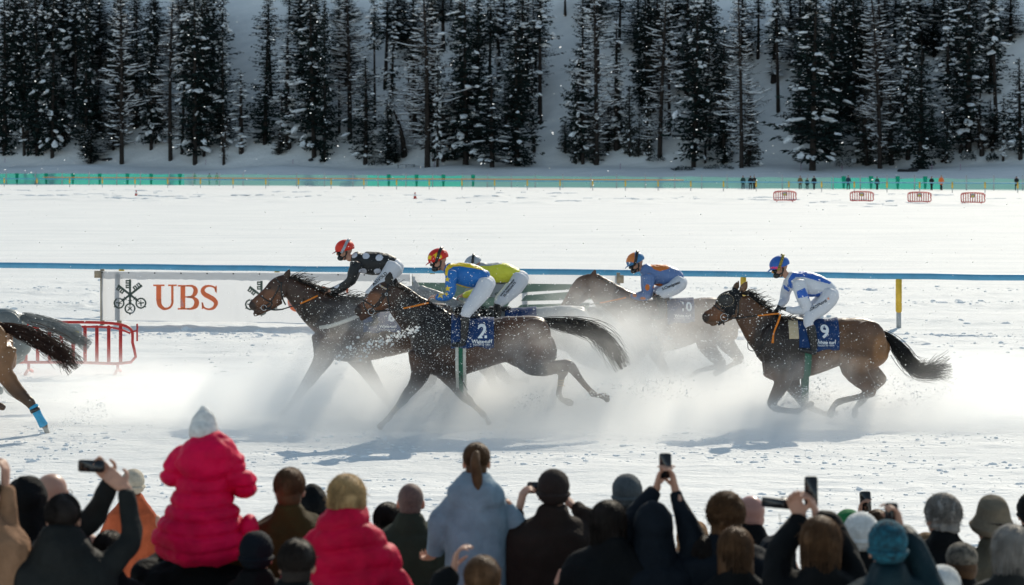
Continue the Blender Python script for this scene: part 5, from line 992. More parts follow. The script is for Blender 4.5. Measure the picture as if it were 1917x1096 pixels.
def hair_parts(e, c, M, s, style, m_, rnd):
    L = lambda *p: Vector(np.array(M) @ (np.array(p) * s) + np.array(c)); r = lambda *q: tuple(v * s for v in q)
    if style in ('short', 'curly', 'long', 'pony', 'bob', 'crop'):
        big = {'short': 0, 'curly': .014, 'long': .004, 'pony': -.004, 'bob': .012, 'crop': -.006}[style]
        g = [ell(L(-.022, 0, .040), r(.102 + big, .086 + big, .094 + big), M, 20, 14), ell(L(-.055, 0, -.025), r(.055 + big, .072 + big * .8, .075), M)]
        if style in ('long', 'bob'):
            d = -.16 if style == 'bob' else -.32; g.append(loft([(L(-.03, 0, .04), .080 * s, .08 * s), (L(-.05, 0, -.06), .090 * s, .068 * s), (L(-.055, 0, d * .7), .088 * s, .055 * s), (L(-.05, 0, d), .06 * s, .03 * s)], 14, 4, .6, tuple(M @ np.array((1, 0, 0)))))
        if style == 'pony':
            g.append(ell(L(-.125, 0, .045), r(.028, .028, .028), M)); g.append(loft([(L(-.12, 0, .075), .026 * s, .024 * s), (L(-.168, .005, .03), .032 * s, .026 * s), (L(-.170, -.005, -.04), .036 * s, .024 * s), (L(-.172, -.012, -.10), .030 * s, .018 * s), (L(-.178, -.02, -.145), .014 * s, .010 * s)], 12, 4, .8))
        am = {'curly': .020, 'short': .013, 'bob': .016, 'long': .013, 'pony': .004, 'crop': .003}[style]
        sc_ = 30. if style == 'curly' else 13.
        mk('hair', fuse(g, .0065, 1, lambda co: am * vnoise(co * np.array([1, 1, .45 if style != 'curly' else 1]), sc_, 3.)), m_, e)
        mk('loose_hair', mesh_of([combed(c, M, s, r(.103 + big, .087 + big, .095 + big), 900, style, rnd), fuzz(c + Vector(M @ np.array((-.02, 0, .04))) * s, M, r(.10 + big, .085 + big, .092 + big), 420 if style in ('curly', 'bob', 'long') else 260, .026 if style in ('curly', 'bob') else .015, rnd)]), m_, e)
    elif style == 'stubble': mk('hair', fuse([ell(L(-.014, 0, .034), r(.1005, .0795, .0915), M, 20, 14), ell(L(-.05, 0, -.02), r(.055, .068, .07), M)], .007, 1), m_, e)
    elif style == 'beanie':
        g = [ell(L(-.014, 0, .052), r(.112, .094, .098), M, 24, 16), ell(L(-.045, 0, .0), r(.078, .086, .06), M)]
        mk('beanie', fuse(g, .0065, 2, lambda co: .0035 * vnoise(co, 18., 3.) + .0015 * np.sin((co[:, 0]) * 420)), m_, e)
        mk('cuff', fuse([ell(L(-.018, 0, .004), r(.118, .101, .030), M, 28, 10)], .0055, 1, lambda co: .002 * vnoise(co, 24., 3.)), m_, e)
    elif style == 'peakbeanie':
        mk('beanie', fuse([ell(L(-.01, 0, .03), r(.108, .094, .09), M, 24, 16), loft([(L(0, 0, .03), .098 * s, .096 * s), (L(-.003, 0, .11), .078 * s, .076 * s), (L(-.006, .004, .158), .042 * s, .045 * s), (L(-.01, .006, .172), .022 * s, .024 * s)], 16, 4, 1)], .0065, 2, lambda co: .003 * vnoise(co, 16., 3.)), m_, e)
    elif style == 'hood':
        mk('hood', fuse([ell(L(-.02, 0, .025), r(.128, .112, .128), M, 24, 16), ell(L(-.05, 0, .10), r(.07, .055, .06), M), loft([(L(-.02, 0, -.02), .11 * s, .11 * s), (L(-.03, 0, -.14), .13 * s, .12 * s), (L(-.03, 0, -.22), .16 * s, .12 * s)], 14, 3, .6, tuple(M @ np.array((1, 0, 0))))], .009, 2, lambda co: .016 * vnoise(co * np.array([1, 1, .6]), 8., 3.) + .006 * vnoise(co, 20., 1.)), m_, e)
    elif style == 'cap':
        mk('cap', fuse([ell(L(-.01, 0, .05), r(.108, .09, .085), M, 24, 16), loft([(L(.07, 0, .035), .012, .075), (L(.13, 0, .025), .008, .06), (L(.165, 0, .018), .005, .03)], 12, 3, .6)], .0065, 1, lambda co: .002 * vnoise(co, 22., 3.)), m_, e); mk('hair', fuse([ell(L(-.035, 0, -.005), r(.085, .084, .085), M)], .008, 1, lambda co: .005 * vnoise(co, 26., 3.)), H_BR, e)
    elif style == 'hat':
        mk('felt_hat', fuse([loft([(L(-.01, 0, .02), .105 * s, .12 * s), (L(-.015, 0, .08), .10 * s, .112 * s), (L(-.03, .01, .15), .078 * s, .10 * s), (L(-.035, .015, .168), .06 * s, .085 * s)], 24, 4, .3, tuple(M @ np.array((1, 0, 0)))), loft([(L(-.01, 0, .018), .14 * s, .15 * s), (L(-.012, 0, .032), .125 * s, .135 * s)], 24, 2, .5, tuple(M @ np.array((1, 0, 0))))], .007, 1, lambda co: .002 * vnoise(co, 14., 3.)), m_, e)
        mk('hat_band', mesh_of([loft([(L(-.011, 0, .036), .112 * s, .127 * s), (L(-.012, 0, .055), .109 * s, .124 * s)], 28, 1, 0, tuple(M @ np.array((1, 0, 0))))]), K_BROWN, e)
        mk('hair', fuse([ell(L(-.035, 0, -.01), r(.082, .082, .08), M)], .008, 1), H_DK, e)
def spectator(label, hx, hy, r, style, hm, coat, yaw=0, tilt=0, w_=1., arms=(None, None), puff=0, hood_down=False, fur=0, glasses=False, skin=(.5, .27, .19), hs=1.0, headr=.098, curl=1.0, scale=1.0, trousers=None, lower=True, extra=None, collar=None):
    w_ *= 1.12; Y = headr * F / r; c = P(hx, hy, Y); rnd = random.Random(int(hx * 7 + hy)); s = hs; k = scale
    M = rotm(math.pi / 2 + yaw, tilt); gz = GZ; e = empty('person', Vector((c.x, c.y, gz)), label, 'person')
    hg, L = head_geo(c, M, s); q = lambda x, y, z: c + Vector((x, y, z)) * k
    Hh = c.z - gz
    hips = q(0, -.03, -.92); g = list(hg)
    g.append(loft([(c + Vector((0, -.02, -.03)), .055, .058), (q(0, -.03, -.15), .058, .06), (q(0, -.03, -.20), .10 * k, .07)], 12, 3, .5))
    g.append(loft([(q(0, -.03, -.19), .10 * k, .07 * k), (q(0, -.03, -.27), .17 * k * w_, .09 * k), (q(0, -.02, -.5), .16 * k, .10 * k), (q(0, -.02, -.75), .14 * k, .10 * k), (q(0, -.03, -.92), .16 * k, .11 * k)], 14, 3, .7))
    ct = [loft([(q(0, -.04, -.075), .085, .088), (q(0, -.04, -.125), .115 * k, .105 * k), (q(0, -.03, -.18), .175 * k * w_, .125 * k), (q(0, -.03, -.27), .228 * k * w_, .155 * k), (q(0, -.02, -.52), .222 * k * w_, .165 * k), (q(0, -.02, -.75), .215 * k * w_, .165 * k), (q(0, -.02, -.98), .235 * k * w_, .18 * k)], 22, 4, .4)]
    for sg, a in zip((-1, 1), arms):
        sh = q(sg * .185 * w_, -.02, -.255)
        if a is None: el, wr, f, n = q(sg * .265 * w_, -.03, -.56), q(sg * .17, .20, -.66), Vector((-sg * .3, 1, .1)), Vector((0, 0, -1)); side = -sg
        else:
            (ex, ey, ed), (wx, wy, wd), f, n = a; el, wr = P(ex, ey, Y), P(wx, wy, Y); el.y += ed; wr.y += wd; f, n = Vector(f).normalized(), Vector(n); side = -sg
        rr = .055 * (1.1 if puff else 1)
        g.append(loft([(sh, .05, .05), (el, .040, .040), (wr, .027, .024), (wr + f * .02, .028, .022)], 10, 3, .6, (1, .1, .1))); g += hand_geo(wr, f, n, side, 1.02, curl)
        ct.append(loft([(sh + Vector((-sg * .03, 0, -.01)), rr * 1.35, rr * 1.35), (sh.lerp(el, .5), rr * 1.25, rr * 1.25), (el, rr * 1.2, rr * 1.2), (el.lerp(wr, .6), rr, rr), (wr.lerp(el, .06), rr * .85, rr * .85)], 14, 4, .35, (1, .1, .1)))
    leg = []
    for sg in (-1, 1):
        kn = Vector((c.x + sg * .11, c.y, gz + (Hh - .92 * k) * .52)); an = Vector((c.x + sg * .12, c.y - .02, gz + .07)); leg.append([(q(sg * .085, -.03, -.92), .09 * k, .1 * k), (kn, .058, .062), (an, .038, .042)])
        g.append(loft(leg[-1] + [(Vector((c.x + sg * .13, c.y + .10, gz + .04)), .036, .032)], 10, 3, .7, (1, 0, 0)))
    bm = fuse(g, .0085 if any(arms) else .011, 1)
    paint(bm, (lambda co: mixc(skin, tuple(v * 1.0 for v in skin), np.zeros(len(co))))); mk('body', bm, M_SKINC, e)
    if hood_down: ct += [ell(q(0, -.12, -.21), (.15, .065, .07)), ell(q(.10, -.05, -.17), (.07, .09, .045)), ell(q(-.10, -.05, -.17), (.07, .09, .045))]
    if hood_down and not puff: ct += [loft([(q(0, -.03, -.13), .12, .09), (q(0, -.07, -.18), .165, .11), (q(0, -.10, -.25), .14, .09), (q(0, -.11, -.31), .07, .05)], 18, 4, .6)]
    if collar: ct += [loft([(q(0, -.04, -.055), .115, .11), (q(0, -.05, -.12), .15, .14), (q(0, -.05, -.20), .19, .14)], 18, 3, .4)]
    if puff: df = lambda co: .025 * np.abs(np.sin(math.pi * (co[:, 2] + .018 * np.sin(co[:, 0] * 11) + .02 * vnoise(co, 5., 1.)) / puff)) ** .6 + .020 * vnoise(co, 9., 3.) + .008 * vnoise(co, 24., 5.) - .010
    elif fur: df = lambda co: .012 * vnoise(co, 22., 3.) + .008 * vnoise(co, 50., 3.)
    else: df = lambda co: .022 * vnoise(co * np.array([1, 1, .55]), 6., hx % 7) + .010 * vnoise(co * np.array([1, 1, .7]), 15., 9.)
    mk('hoodie' if coat is K_HOOD else 'coat', fuse(ct, .0115, 2, df), coat, e)
    mk('trousers', fuse([loft([(a[0], a[1] * 1.12, a[2] * 1.12) for a in lg], 12, 3, .5) for lg in leg], .016, 1, lambda co: .005 * vnoise(co, 9., 3.)), trousers or M_DK, e)
    for lg in leg: p = lg[-1][0]; mk('boot', fuse([loft([(p + Vector((0, -.04, .06)), .055, .06), (p + Vector((0, -.02, -.02)), .05, .07)], 10, 2, .5), loft([(p + Vector((0, -.05, -.035)), .03, .045), (p + Vector((0, .18, -.035)), .026, .048)], 10, 2, 1, (1, 0, 0))], .014, 1), M_LEATHER, e)
    hair_parts(e, c, M, s, style, hm, rnd)
    if glasses:
        gl = [tube([L((.098, q_ * (.032 + .024 * math.cos(a)), .004 + .02 * math.sin(a))) for a in np.linspace(0, 6.283, 13)], .0022, 5) for q_ in (-1, 1)] + [tube([L((.098, q_ * .056, .008)), L((.0, q_ * .083, .006))], .0022, 5) for q_ in (-1, 1)] + [tube([L((.1, -.008, .008)), L((.1, .008, .008))], .0022, 5)]
        mk('glasses', mesh_of(gl), M_GLASS, e)
    return e, c, Y, L
def phone(label, x, y, wpx, hpx, Y, rot=0, dy=0, screen=True, cat='phone', lens=0):
    c = P(x, y, Y); c.y += dy; M = Matrix.Rotation(rot, 3, 'Y'); wd, hg = wpx * Y / F, hpx * Y / F; e = empty('smartphone' if cat == 'phone' else 'compact_camera', c, label, cat, None)
    mk('case', mesh_of([bbox(c, (wd, .010 if cat == 'phone' else .03, hg), .10, M)]), M_PHONE, e); mk('screen', mesh_of([bbox(c + Vector((0, -.0065 if cat == 'phone' else -.017, 0)), (wd * .92, .002, hg * .94), .08, M)]), M_SCREEN, e)
    if lens: mk('lens', mesh_of([loft([(c + M @ Vector((lens, 0, 0)), .022, .022), (c + M @ Vector((lens, .07, 0)), .028, .028)], 16, 2, .2, (1, 0, 0))]), M_PHONE, e)
    return e
UP = (0, .1, 1)
spectator('person in tan jacket cut by the left edge, one sleeve raised', -32, 930, 36, 'short', H_DK, K_TAN, arms=(None, ((14, 1000, .05), (3, 915, .08), UP, (-1, .3, 0))))
spectator('person in black peaked hood behind the bald man at left', 52, 940, 34, 'hood', K_BLACK, K_BLACK, yaw=-.2)
spectator('bald man with glasses behind the dark-haired person at left', 99, 927, 31.5, 'stubble', mat('bald_scalp', (.46, .26, .19), .4, .1, 20, 0), K_NAVY, yaw=-.75, glasses=True)
e4 = spectator('dark-haired person in black jacket raising a phone, left of the red child', 119, 974, 36, 'short', H_DK, K_DKG, w_=1.1, arms=(((150, 990, .25), (196, 912, .22), (-.6, 0, .7), (0, -1, .2)), ((243, 1008, .05), (229, 922, .10), (-.75, .1, .65), (-.3, 1, 0))), collar=True)
phone('black phone held sideways at left above the dark-haired person', 160, 881, 50, 23, e4[2], .04, .16)
spectator('person in cream knitted hat and orange jacket behind the raised arm at left', 249, 912, 24, 'beanie', mat('cream_knit', (.55, .48, .38), .9, .2, 30, .9, .01, 70), K_ORANGE, yaw=.3, w_=.85, headr=.105)
# the child in red on the shoulders of an adult
eA6, cA6, YA6, _ = spectator('adult in wide black coat carrying the red-jacketed child on the shoulders', 378, 1000, 35, 'short', H_DK, K_BLACK, w_=1.35, arms=(((262, 1075, 0), (300, 1050, .2), (.3, .6, .7), (1, 0, 0)), ((492, 1075, 0), (462, 1050, .2), (-.3, .6, .7), (-1, 0, 0))), headr=.105)
def child():
    Y = YA6 - .16; T = Tr(0, 760, 3.262, Y); e = empty('person', T(1240, 880), 'small child in red puffer jacket and pale grey beanie riding on shoulders', 'person'); m = T.m
    hd = T(1245, 185); M = rotm(math.pi / 2 - .1, .05); hg, L = head_geo(hd, M, .88)
    arm = lambda pts, g_=1: loft([(T(x, y, d), m(h) * g_, m(h) * g_) for x, y, h, d in pts], 14, 4, .8)
    aL = [(1130, 340, 74, 0), (1075, 400, 72, .0), (1052, 440, 64, .06), (1085, 455, 52, .18), (1130, 440, 42, .26)]; aR = [(1370, 350, 80, 0), (1440, 430, 78, .0), (1470, 485, 66, .06), (1440, 500, 54, .18), (1400, 470, 42, .26)]
    tor = [(1245, 300, 80, .10), (1245, 380, 140, .13), (1245, 500, 158, .14), (1242, 590, 185, .155), (1238, 700, 235, .17), (1235, 800, 285, .18), (1235, 870, 262, .18)]
    legs = [[(1150, 860, 90, 0), (1060, 900, 75, .2), (1070, 1030, 55, .28), (1080, 1120, 45, .28)], [(1340, 860, 90, 0), (1440, 890, 75, .2), (1430, 1030, 55, .28), (1420, 1120, 45, .28)]]
    body = fuse(hg + [loft([(L((0, 0, -.06)), .045, .05), (T(1245, 310), .05, .055)], 10, 2, .5), loft([(T(x, y), m(h) * .7, b * .75) for x, y, h, b in tor], 14, 3, .7)] + [arm(a, .7) for a in (aL, aR)] + [arm(a, .8) for a in legs] + hand_geo(T(1120, 470, .25), (1, .5, 0), (0, 0, 1), 1, .75) + hand_geo(T(1400, 480, .25), (-1, .5, 0), (0, 0, 1), -1, .75), .008, 1)
    paint(body, lambda co: np.tile(np.array([[.5, .27, .19]]), (len(co), 1))); mk('body', body, M_SKINC, e)
    seams = [560, 640, 715, 800]
    def dis(co):
        x, y = T.inv(co); d = np.full(len(co), 9e9); yy = y - 25 * np.cos((x - 1240) / 150.)
        for s_ in (395, 500, 590, 668, 752, 850, 940): d = np.minimum(d, np.abs(yy - s_))
        return .024 * np.clip(d / 26., 0, 1) ** .5 - .008 + .022 * vnoise(co, 8., 2.) + .009 * vnoise(co, 22., 5.)
    mk('puffer_jacket', fuse([loft([(T(x, y), m(h), b) for x, y, h, b in tor], 24, 5, .5), arm(aL), arm(aR)], .0095, 1, dis), K_RED, e)
    hoodg = [loft([(T(1240, 262, -.0), m(165), .13), (T(1262, 310, -.03), m(205), .15), (T(1265, 380, -.04), m(180), .14), (T(1260, 450, -.05), m(105), .10)], 22, 4, .5), ell(T(1425, 322, -.02), (m(72), .07, m(38))), ell(T(1110, 290, -.02), (m(50), .07, m(40)))]
    mk('hood', fuse(hoodg, .0095, 2, lambda co: .014 * vnoise(co * np.array([.7, 1, 1.6]), 9., 4.) + .006 * vnoise(co, 22., 1.)), K_RED, e)
    mk('trousers', fuse([arm(a, 1.0) for a in legs], .012, 1), K_BLACK, e)
    mk('mitten', fuse([ell(T(1525, 740, -.02), (m(60), .08, m(85)))], .009, 1, lambda co: .010 * vnoise(co, 12., 3.)), K_RED, e)
    hair_parts(e, hd, M, .88, 'peakbeanie', N_WHITE, R)
child()
spectator('man with brown hair in olive coat right of the red child', 543, 920, 32.5, 'short', H_BR, K_OLIVE, w_=1.25, yaw=-.1)
spectator('person in black hood close behind the olive-coated man', 584, 948, 27, 'hood', K_BLACK, K_BLACK, headr=.10)
spectator('dark-haired person in black in front of the olive coat, at the bottom edge', 556, 1062, 39, 'short', H_DK, K_BLACK, w_=1.15)
spectator('blonde woman in red puffer coat with hood down', 648, 940, 35, 'bob', H_BL, cm('crimson_puffer', (.60, .003, .045), .6, bs=9), puff=.115, collar=True, hood_down=True, w_=1.0, yaw=.15)
spectator('dark-haired child in navy coat between the red coat and the shaved man', 727, 981, 27, 'short', H_DK, K_NAVY, w_=1.0, yaw=-.2, headr=.09)
spectator('man with shaved grey head and red ears in grey green jacket', 769, 943, 30, 'stubble', H_STUB, K_GREEN, w_=1.05, skin=(.55, .20, .13))
spectator('girl with ponytail in pale blue hoodie standing above the crowd', 892, 868, 28, 'pony', H_BR, K_HOOD, w_=.80, headr=.086, scale=.93, hs=.92, hood_down=True, arms=(((826, 985, -.02), (812, 1040, .08), (-.3, .6, -.4), (0, 0, 1)), ((972, 985, -.02), (978, 1035, .12), (0, 1, -.3), (0, 0, 1))), trousers=M_DK, skin=(.55, .25, .15))
e12 = spectator('man in brown knitted hat and brown jacket holding up a phone', 1036, 926, 32, 'beanie', N_BRN, K_BROWN, w_=1.1, arms=(((962, 1000, .05), (972, 960, .12), (.25, .1, 1), (1, .5, 0)), ((1108, 985, .05), (1076, 958, .16), (-.6, .2, .6), (-1, .5, 0))))
phone('black phone peeking out left of the brown knitted hat', 1000, 923, 26, 22, e12[2], 0, .2)
spectator('person in mottled camouflage cap beneath the man with the brown hat', 1004, 1012, 30, 'cap', N_CAMO, K_BLACK, w_=1.05)
spectator('person in grey knitted beanie left of the raised phone', 1174, 932, 30, 'beanie', N_GREY, K_BLACK, w_=1.1)
spectator('dark-haired woman in black coat in front of the grey beanie', 1143, 985, 34, 'long', H_DK, K_BLACK, yaw=-.7, glasses=True, w_=1.15)
e16 = spectator('person in dark teal jacket lifting a phone high with both hands', 1222, 992, 34, 'hood', K_NAVY, K_NAVY, w_=1.15, arms=(((1196, 968, .15), (1232, 925, .18), (.25, 0, 1), (1, -.2, 0)), ((1285, 985, .05), (1268, 925, .14), (-.2, 0, 1), (-1, -.2, 0))), curl=.9)
phone('tall black phone held highest, above the centre right of the crowd', 1249.5, 880, 23, 48, e16[2], -.02, .16)
spectator('person in brown teddy fleece hood left of the curly-haired man', 1297, 1012, 28, 'hood', K_TEDDY, K_TEDDY, fur=1, headr=.105)
spectator('curly-haired man in navy jacket beside the bald man with glasses', 1358, 973, 34, 'curly', H_BR, K_NAVY, w_=1.1)
spectator('bald man with glasses in dark jacket right of the curly head', 1404, 965, 29, 'stubble', mat('pink_scalp', (.50, .25, .20), .35, .1, 20, 0), K_BLACK, yaw=.5, glasses=True, w_=1.1)
spectator('woman with long straight brown hair in front of the curly-haired man', 1376, 1036, 35, 'long', H_BR, K_BLACK, w_=1.1)
e25 = spectator('woman with wavy brown hair lifting a camera and a phone', 1535, 1022, 37, 'bob', H_BR, K_BLACK, w_=1.15, arms=(((1470, 1035, .1), (1509, 982, .2), (-.4, 0, 1), (0, -1, .3)), ((1562, 1000, .2), (1541, 982, .22), (-.3, 0, 1), (-1, .3, 0))))
cmr = phone('compact black camera with dangling strap held out sideways', 1462, 955, 54, 18, e25[2], .10, .22, cat='camera', lens=.05)
mk('wrist_strap', mesh_of([tube([P(1459, 962, e25[2] + .2), P(1461, 985, e25[2] + .2), P(1463, 1005, e25[2] + .2), P(1466, 1036, e25[2] + .2)], [.002, .002, .004, .006], 5, 3)]), M_PHONE, cmr)
phone('large black phone held upright, left of the three phones at right', 1530.5, 934, 25, 58, e25[2], -.01, .24)
e26 = spectator('person in green cap behind the white beanie', 1588, 990, 27, 'cap', N_GRN, K_BROWN, w_=1.05)
e23 = spectator('reddish-haired person in black behind the white and teal hats', 1641, 990, 26, 'short', H_BR, K_BLACK, arms=(((1585, 1020, .1), (1615, 975, .15), (.1, 0, 1), (1, -.2, 0)), None))
phone('small black phone held upright, middle one of the three phones at right', 1626, 945, 21, 39, e23[2], -.05, .14)
spectator('person in white knitted beanie at lower right', 1612, 1010, 34, 'beanie', N_WHITE, K_BLACK, w_=1.1)
e28 = spectator('person in shiny teal hat and teal-trimmed coat at lower right', 1661, 1032, 39, 'beanie', N_TEAL, cm('teal_black_coat', (.006, .022, .03), .6), w_=1.15, arms=(None, ((1715, 1040, .1), (1700, 1008, .2), (-.2, 0, 1), (-1, -.2, 0))))
phone('black phone held upright above the teal hat', 1682, 975, 25, 42, e28[2], 0, .2)
spectator('person in small brown hat with pale collar at right', 1733, 1036, 26, 'beanie', cm('brown_fur_hat', (.20, .12, .06)), K_KHAKI, collar=True)
spectator('person with grey curly hair in black coat, head alone against the snow', 1762, 972, 31, 'curly', H_GY, K_BLACK, w_=1.1, yaw=.4)
spectator('man in tan felt hat and khaki coat at right', 1857, 990, 31, 'hat', cm('felt', (.20, .165, .12)), K_KHAKI, w_=1.45, yaw=.35)
spectator('grey-haired person in dark coat at the lower right corner', 1893, 1036, 36, 'bob', H_GY, K_DKG, w_=1.1)
spectator('person in black hat cut by the right edge', 1930, 965, 28, 'beanie', K_BLACK, K_BLACK)
spectator('person in pale hat just showing at the bottom edge near the khaki coat', 1764, 1112, 36, 'beanie', N_WHITE, K_BLACK)
e35 = spectator('brown-haired person at the bottom edge below the girl, one hand raised', 903, 1092, 38, 'short', H_BR, K_BLACK, arms=(((828, 1110, .1), (846, 1082, .15), (.2, .2, 1), (1, 0, 0)), None))
spectator('person in black coat low between the curly-haired man and the teddy hood', 1322, 1050, 34, 'short', H_DK, K_NAVY, w_=1.1)
spectator('person in dark knitted hat low behind the pale blue hoodie at its left', 818, 1010, 28, 'beanie', N_GREY, K_BLACK, w_=1.05)
spectator('dark-haired person low between the brown jacket and the sunglasses woman', 1082, 1010, 28, 'short', H_DK, K_BLACK, w_=1.05)
spectator('person in dark hood low at the bottom left of the wavy-haired woman', 1455, 1052, 33, 'hood', K_NAVY, K_NAVY, w_=1.1)
spectator('person in mottled cap low in front of the black coat at right', 1800, 1060, 33, 'cap', N_CAMO, K_BLACK, w_=1.1)
spectator('person in dark knitted hat low between olive coat and red coat', 480, 1045, 34, 'beanie', K_NAVY, K_BLACK, w_=1.1)
spectator('short-haired person low beneath the arm raised with the phone at left', 205, 1040, 34, 'short', H_DK, K_BLACK, w_=1.1)
# ------------------------------------------------------------------ snow thrown up by the race
def spray_mat(name, dens, ns, seed, dims, lo=.30, hi=.75):
    m = bpy.data.materials.new(name); m.use_nodes = True; t = m.node_tree; t.nodes.clear(); out = t.nodes.new('ShaderNodeOutputMaterial'); v = t.nodes.new('ShaderNodeVolumePrincipled')
    v.inputs['Color'].default_value = (.99, .99, .985, 1); v.inputs['Anisotropy'].default_value = .42
    tc = t.nodes.new('ShaderNodeTexCoord'); ln = t.nodes.new('ShaderNodeVectorMath'); ln.operation = 'LENGTH'; t.links.new(tc.outputs['Object'], ln.inputs[0])
    fr = t.nodes.new('ShaderNodeMapRange'); fr.interpolation_type = 'SMOOTHSTEP'; fr.inputs['From Min'].default_value = 1.0; fr.inputs['From Max'].default_value = .15; t.links.new(ln.outputs['Value'], fr.inputs['Value'])
    mp = t.nodes.new('ShaderNodeMapping'); mp.inputs['Scale'].default_value = [d * ns * 1.5 for d in dims]; mp.inputs['Location'].default_value = (seed * 3.1, seed, seed * 1.7); mp.inputs['Rotation'].default_value = (0, .35, 0); t.links.new(tc.outputs['Object'], mp.inputs[0])
    n = t.nodes.new('ShaderNodeTexNoise'); n.inputs['Scale'].default_value = 1; n.inputs['Detail'].default_value = 6; n.inputs['Roughness'].default_value = .68; n.inputs['Distortion'].default_value = .6; t.links.new(mp.outputs[0], n.inputs['Vector'])
    nr = t.nodes.new('ShaderNodeMapRange'); nr.inputs['From Min'].default_value = lo; nr.inputs['From Max'].default_value = hi; t.links.new(n.outputs['Fac'], nr.inputs['Value'])
    mu = t.nodes.new('ShaderNodeMath'); mu.operation = 'MULTIPLY'; t.links.new(fr.outputs[0], mu.inputs[0]); t.links.new(nr.outputs[0], mu.inputs[1])
    m2 = t.nodes.new('ShaderNodeMath'); m2.operation = 'MULTIPLY'; m2.inputs[1].default_value = dens * 1.0; t.links.new(mu.outputs[0], m2.inputs[0]); t.links.new(m2.outputs[0], v.inputs['Density']); t.links.new(v.outputs[0], out.inputs['Volume'])
    return m
V1, F1 = ell((0, 0, 0), (1, 1, 1), None, 24, 14)
def spray(x, y, Y, rx, rz, ry, dens, ns=1.3, lo=.30, hi=.75, roll=0., i=[0]):
    """centre and half sizes read off the photo in pixels, half depth in metres"""
    i[0] += 1; c = P(x, y, Y); d = (rx * Y / F, ry, rz * Y / F); me = mesh_of([(V1, F1)]); o = mk('snow_spray', me, spray_mat(f'spray_{i[0]}', dens, ns, i[0], d, lo, hi), kind='stuff'); o.location = c; o.scale = d; o.rotation_euler = (0, roll, 0)
spray(960, 765, 35.0, 1250, 95, 3.6, 1.0, .55, .25, .8)          # low mist along the whole track
spray(620, 735, 34.2, 330, 105, 1.8, 1.6, .8, .28, .75)            # under and before the leader
spray(640, 700, 36.9, 200, 100, 1.0, 1.5, 1.0, .3, .7)
spray(790, 760, 34.0, 330, 70, 1.7, 1.6, 1.0, .28, .75)            # between leader and number 2
spray(1010, 740, 34.6, 300, 105, 1.6, 1.9, .9, .28, .72)           # behind number 2
spray(1000, 690, 33.4, 170, 70, .5, 1.7, 1.6, .34, .72)
spray(1140, 650, 36.0, 210, 115, 1.1, 2.5, 1.1, .26, .68)          # over the grey tail and number 10
spray(1250, 700, 36.9, 290, 120, 1.1, 1.9, 1.0, .26, .7)
spray(1160, 755, 34.8, 380, 75, 1.8, 1.5, .9, .26, .75)
spray(1340, 690, 37.0, 190, 100, .8, 1.2, 1.2)
spray(1560, 790, 34.6, 380, 75, 1.9, 2.2, 1.0, .26, .72)           # around the legs of number 9
spray(1520, 700, 33.9, 170, 55, .45, 1.3, 1.7, .36, .74)
spray(1830, 730, 35.4, 330, 100, 1.9, 1.5, .8, .28, .75)
spray(1330, 600, 37.0, 220, 66, .6, 1.3, 1.4)
spray(1100, 560, 37.4, 130, 50, .5, 1.2, 1.4)
spray(560, 655, 34.8, 120, 60, .5, .9, 1.6)
spray(150, 710, 37.5, 300, 80, 1.4, .8, .9)                        # left, over the barrier
spray(250, 720, 40.8, 360, 62, 1.4, 1.2, .8, .28, .8)
spray(1000, 812, 32.3, 1050, 58, 1.7, .75, .6, .28, .78)         # thin veil drifting over the shadows
spray(1125, 665, 33.5, 120, 70, .4, 1.2, 1.5, .30, .72)             # swallowing the end of the black tail
spray(1250, 790, 33.5, 500, 55, 1.2, 1.2, .8, .28, .75)
spray(420, 760, 34.6, 300, 95, 1.8, 1.1, .8, .28, .78)
spray(1760, 800, 34.0, 330, 70, 1.6, 1.5, .8, .28, .75)
spray(650, 640, 35.2, 130, 62, .4, 1.2, 1.6, .34, .72)            # across the leader's chest and belly
spray(1010, 640, 33.4, 110, 50, .35, 1.5, 1.8, .36, .74)
spray(700, 590, 35.2, 120, 52, .4, 1.5, 1.6, .32, .72)            # between the leader's flank and the second head
spray(260, 770, 35.4, 330, 70, 1.8, .9, .8, .28, .78)
# flakes and lumps hanging in the air
def flakes(n, fx, name, r0=.004, r1=.02, pw=4, elong=1.4):
    rnd = random.Random(n); g = []; v0, f0 = ell((0, 0, 0), (1, 1, 1), None, 5, 3)
    for _ in range(n):
        p = fx(rnd)
        if p is None or p.z < .02: continue
        r = r0 + (r1 - r0) * rnd.random() ** pw; M = np.array(Matrix.Rotation(rnd.uniform(-.9, .3), 3, 'Y'))
        g.append(((v0 * np.array([rnd.uniform(1, elong), 1, rnd.uniform(.7, 1)]) * r * np.array([[rnd.uniform(.7, 1.3)] for _ in v0])) @ M.T + np.array(p), f0))
    mk(name, mesh_of(g), M_FLAKE, smooth=False, kind='stuff')
def around(cx, cy, sx, sy, Y0, Y1): return lambda rnd: P(rnd.gauss(cx, sx), rnd.gauss(cy, sy), rnd.uniform(Y0, Y1))
flakes(3600, around(830, 640, 95, 60, 32.6, 33.9), 'airborne_snow', .002, .0095, 5)
flakes(900, around(790, 580, 60, 45, 32.8, 33.8), 'airborne_snow', .002, .0095, 5)
flakes(2200, around(640, 620, 90, 55, 34.4, 36.0), 'airborne_snow', .002, .0095, 5)
flakes(900, around(1000, 640, 70, 50, 32.6, 33.8), 'airborne_snow', .002, .0095, 5)
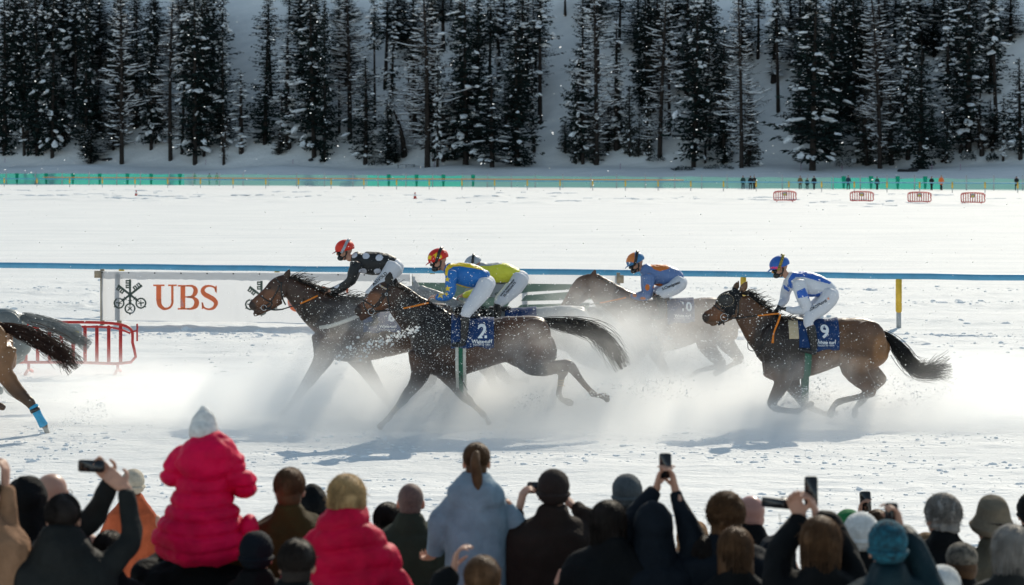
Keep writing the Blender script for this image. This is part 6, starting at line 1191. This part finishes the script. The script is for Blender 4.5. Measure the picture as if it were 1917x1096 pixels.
flakes(2000, around(1230, 600, 110, 65, 35.0, 37.6), 'airborne_snow', .002, .0095, 5)
flakes(2000, around(1500, 640, 110, 70, 33.4, 34.8), 'airborne_snow', .002, .0095, 5)
flakes(350, around(1390, 580, 60, 30, 33.6, 34.8), 'airborne_snow', .002, .0095, 5)
flakes(300, around(60, 650, 70, 60, 32, 33.4), 'airborne_snow', .002, .0095, 5)
flakes(1100, lambda rnd: P(rnd.uniform(-40, 1960), rnd.uniform(430, 800), rnd.uniform(28, 44)), 'airborne_snow', .0025, .010, 4)
flakes(900, lambda rnd: P(rnd.uniform(-40, 1960), rnd.uniform(0, 430) ** 1.0, rnd.uniform(22, 48)), 'airborne_snow', .003, .013, 4, 1.6)
# the bright jet of snow flying off the leader's hooves
flakes(420, lambda rnd: (lambda q: P(630 + 150 * q + rnd.gauss(0, 5), 672 - 56 * q + rnd.gauss(0, 3 + 9 * (1 - q)), 33.0 + rnd.gauss(0, .15)))(rnd.random() ** .8), 'airborne_snow', .003, .022, 3)

# ragged streaks of grains flung up and back by each hoof
def plume(x, y, Y, dx, dy, n, w=14, r1=.013):
    def fx(rnd):
        q = rnd.random() ** .7; ln = rnd.randint(0, 6) / 6. - .5; sp = (6 + w * q)
        return P(x + dx * q + rnd.gauss(0, 3 + 4 * q) - dy * ln * q * .5, y + dy * q + dx * ln * q * .35 + rnd.gauss(0, sp * .35) + 26 * q * q, Y + rnd.gauss(0, .22) + ln * .3)
    flakes(n, fx, 'airborne_snow', .002, r1, 5, 1.8)
for i, a in enumerate([(735, 800, 33.7, 120, -70), (905, 785, 33.7, 140, -60), (1070, 755, 33.5, 160, -70), (1120, 740, 33.5, 170, -40), (520, 790, 35.8, 160, -90), (740, 770, 35.9, 120, -70), (1550, 780, 34.6, 170, -70), (1440, 765, 34.6, 120, -60), (1620, 775, 35.0, 200, -50), (1230, 705, 37.4, 140, -80), (1370, 690, 37.2, 160, -60), (90, 805, 33.3, 120, -60), (1150, 690, 35.5, 120, -70)]):
    plume(*a[:3], a[3], a[4], 900 + i)
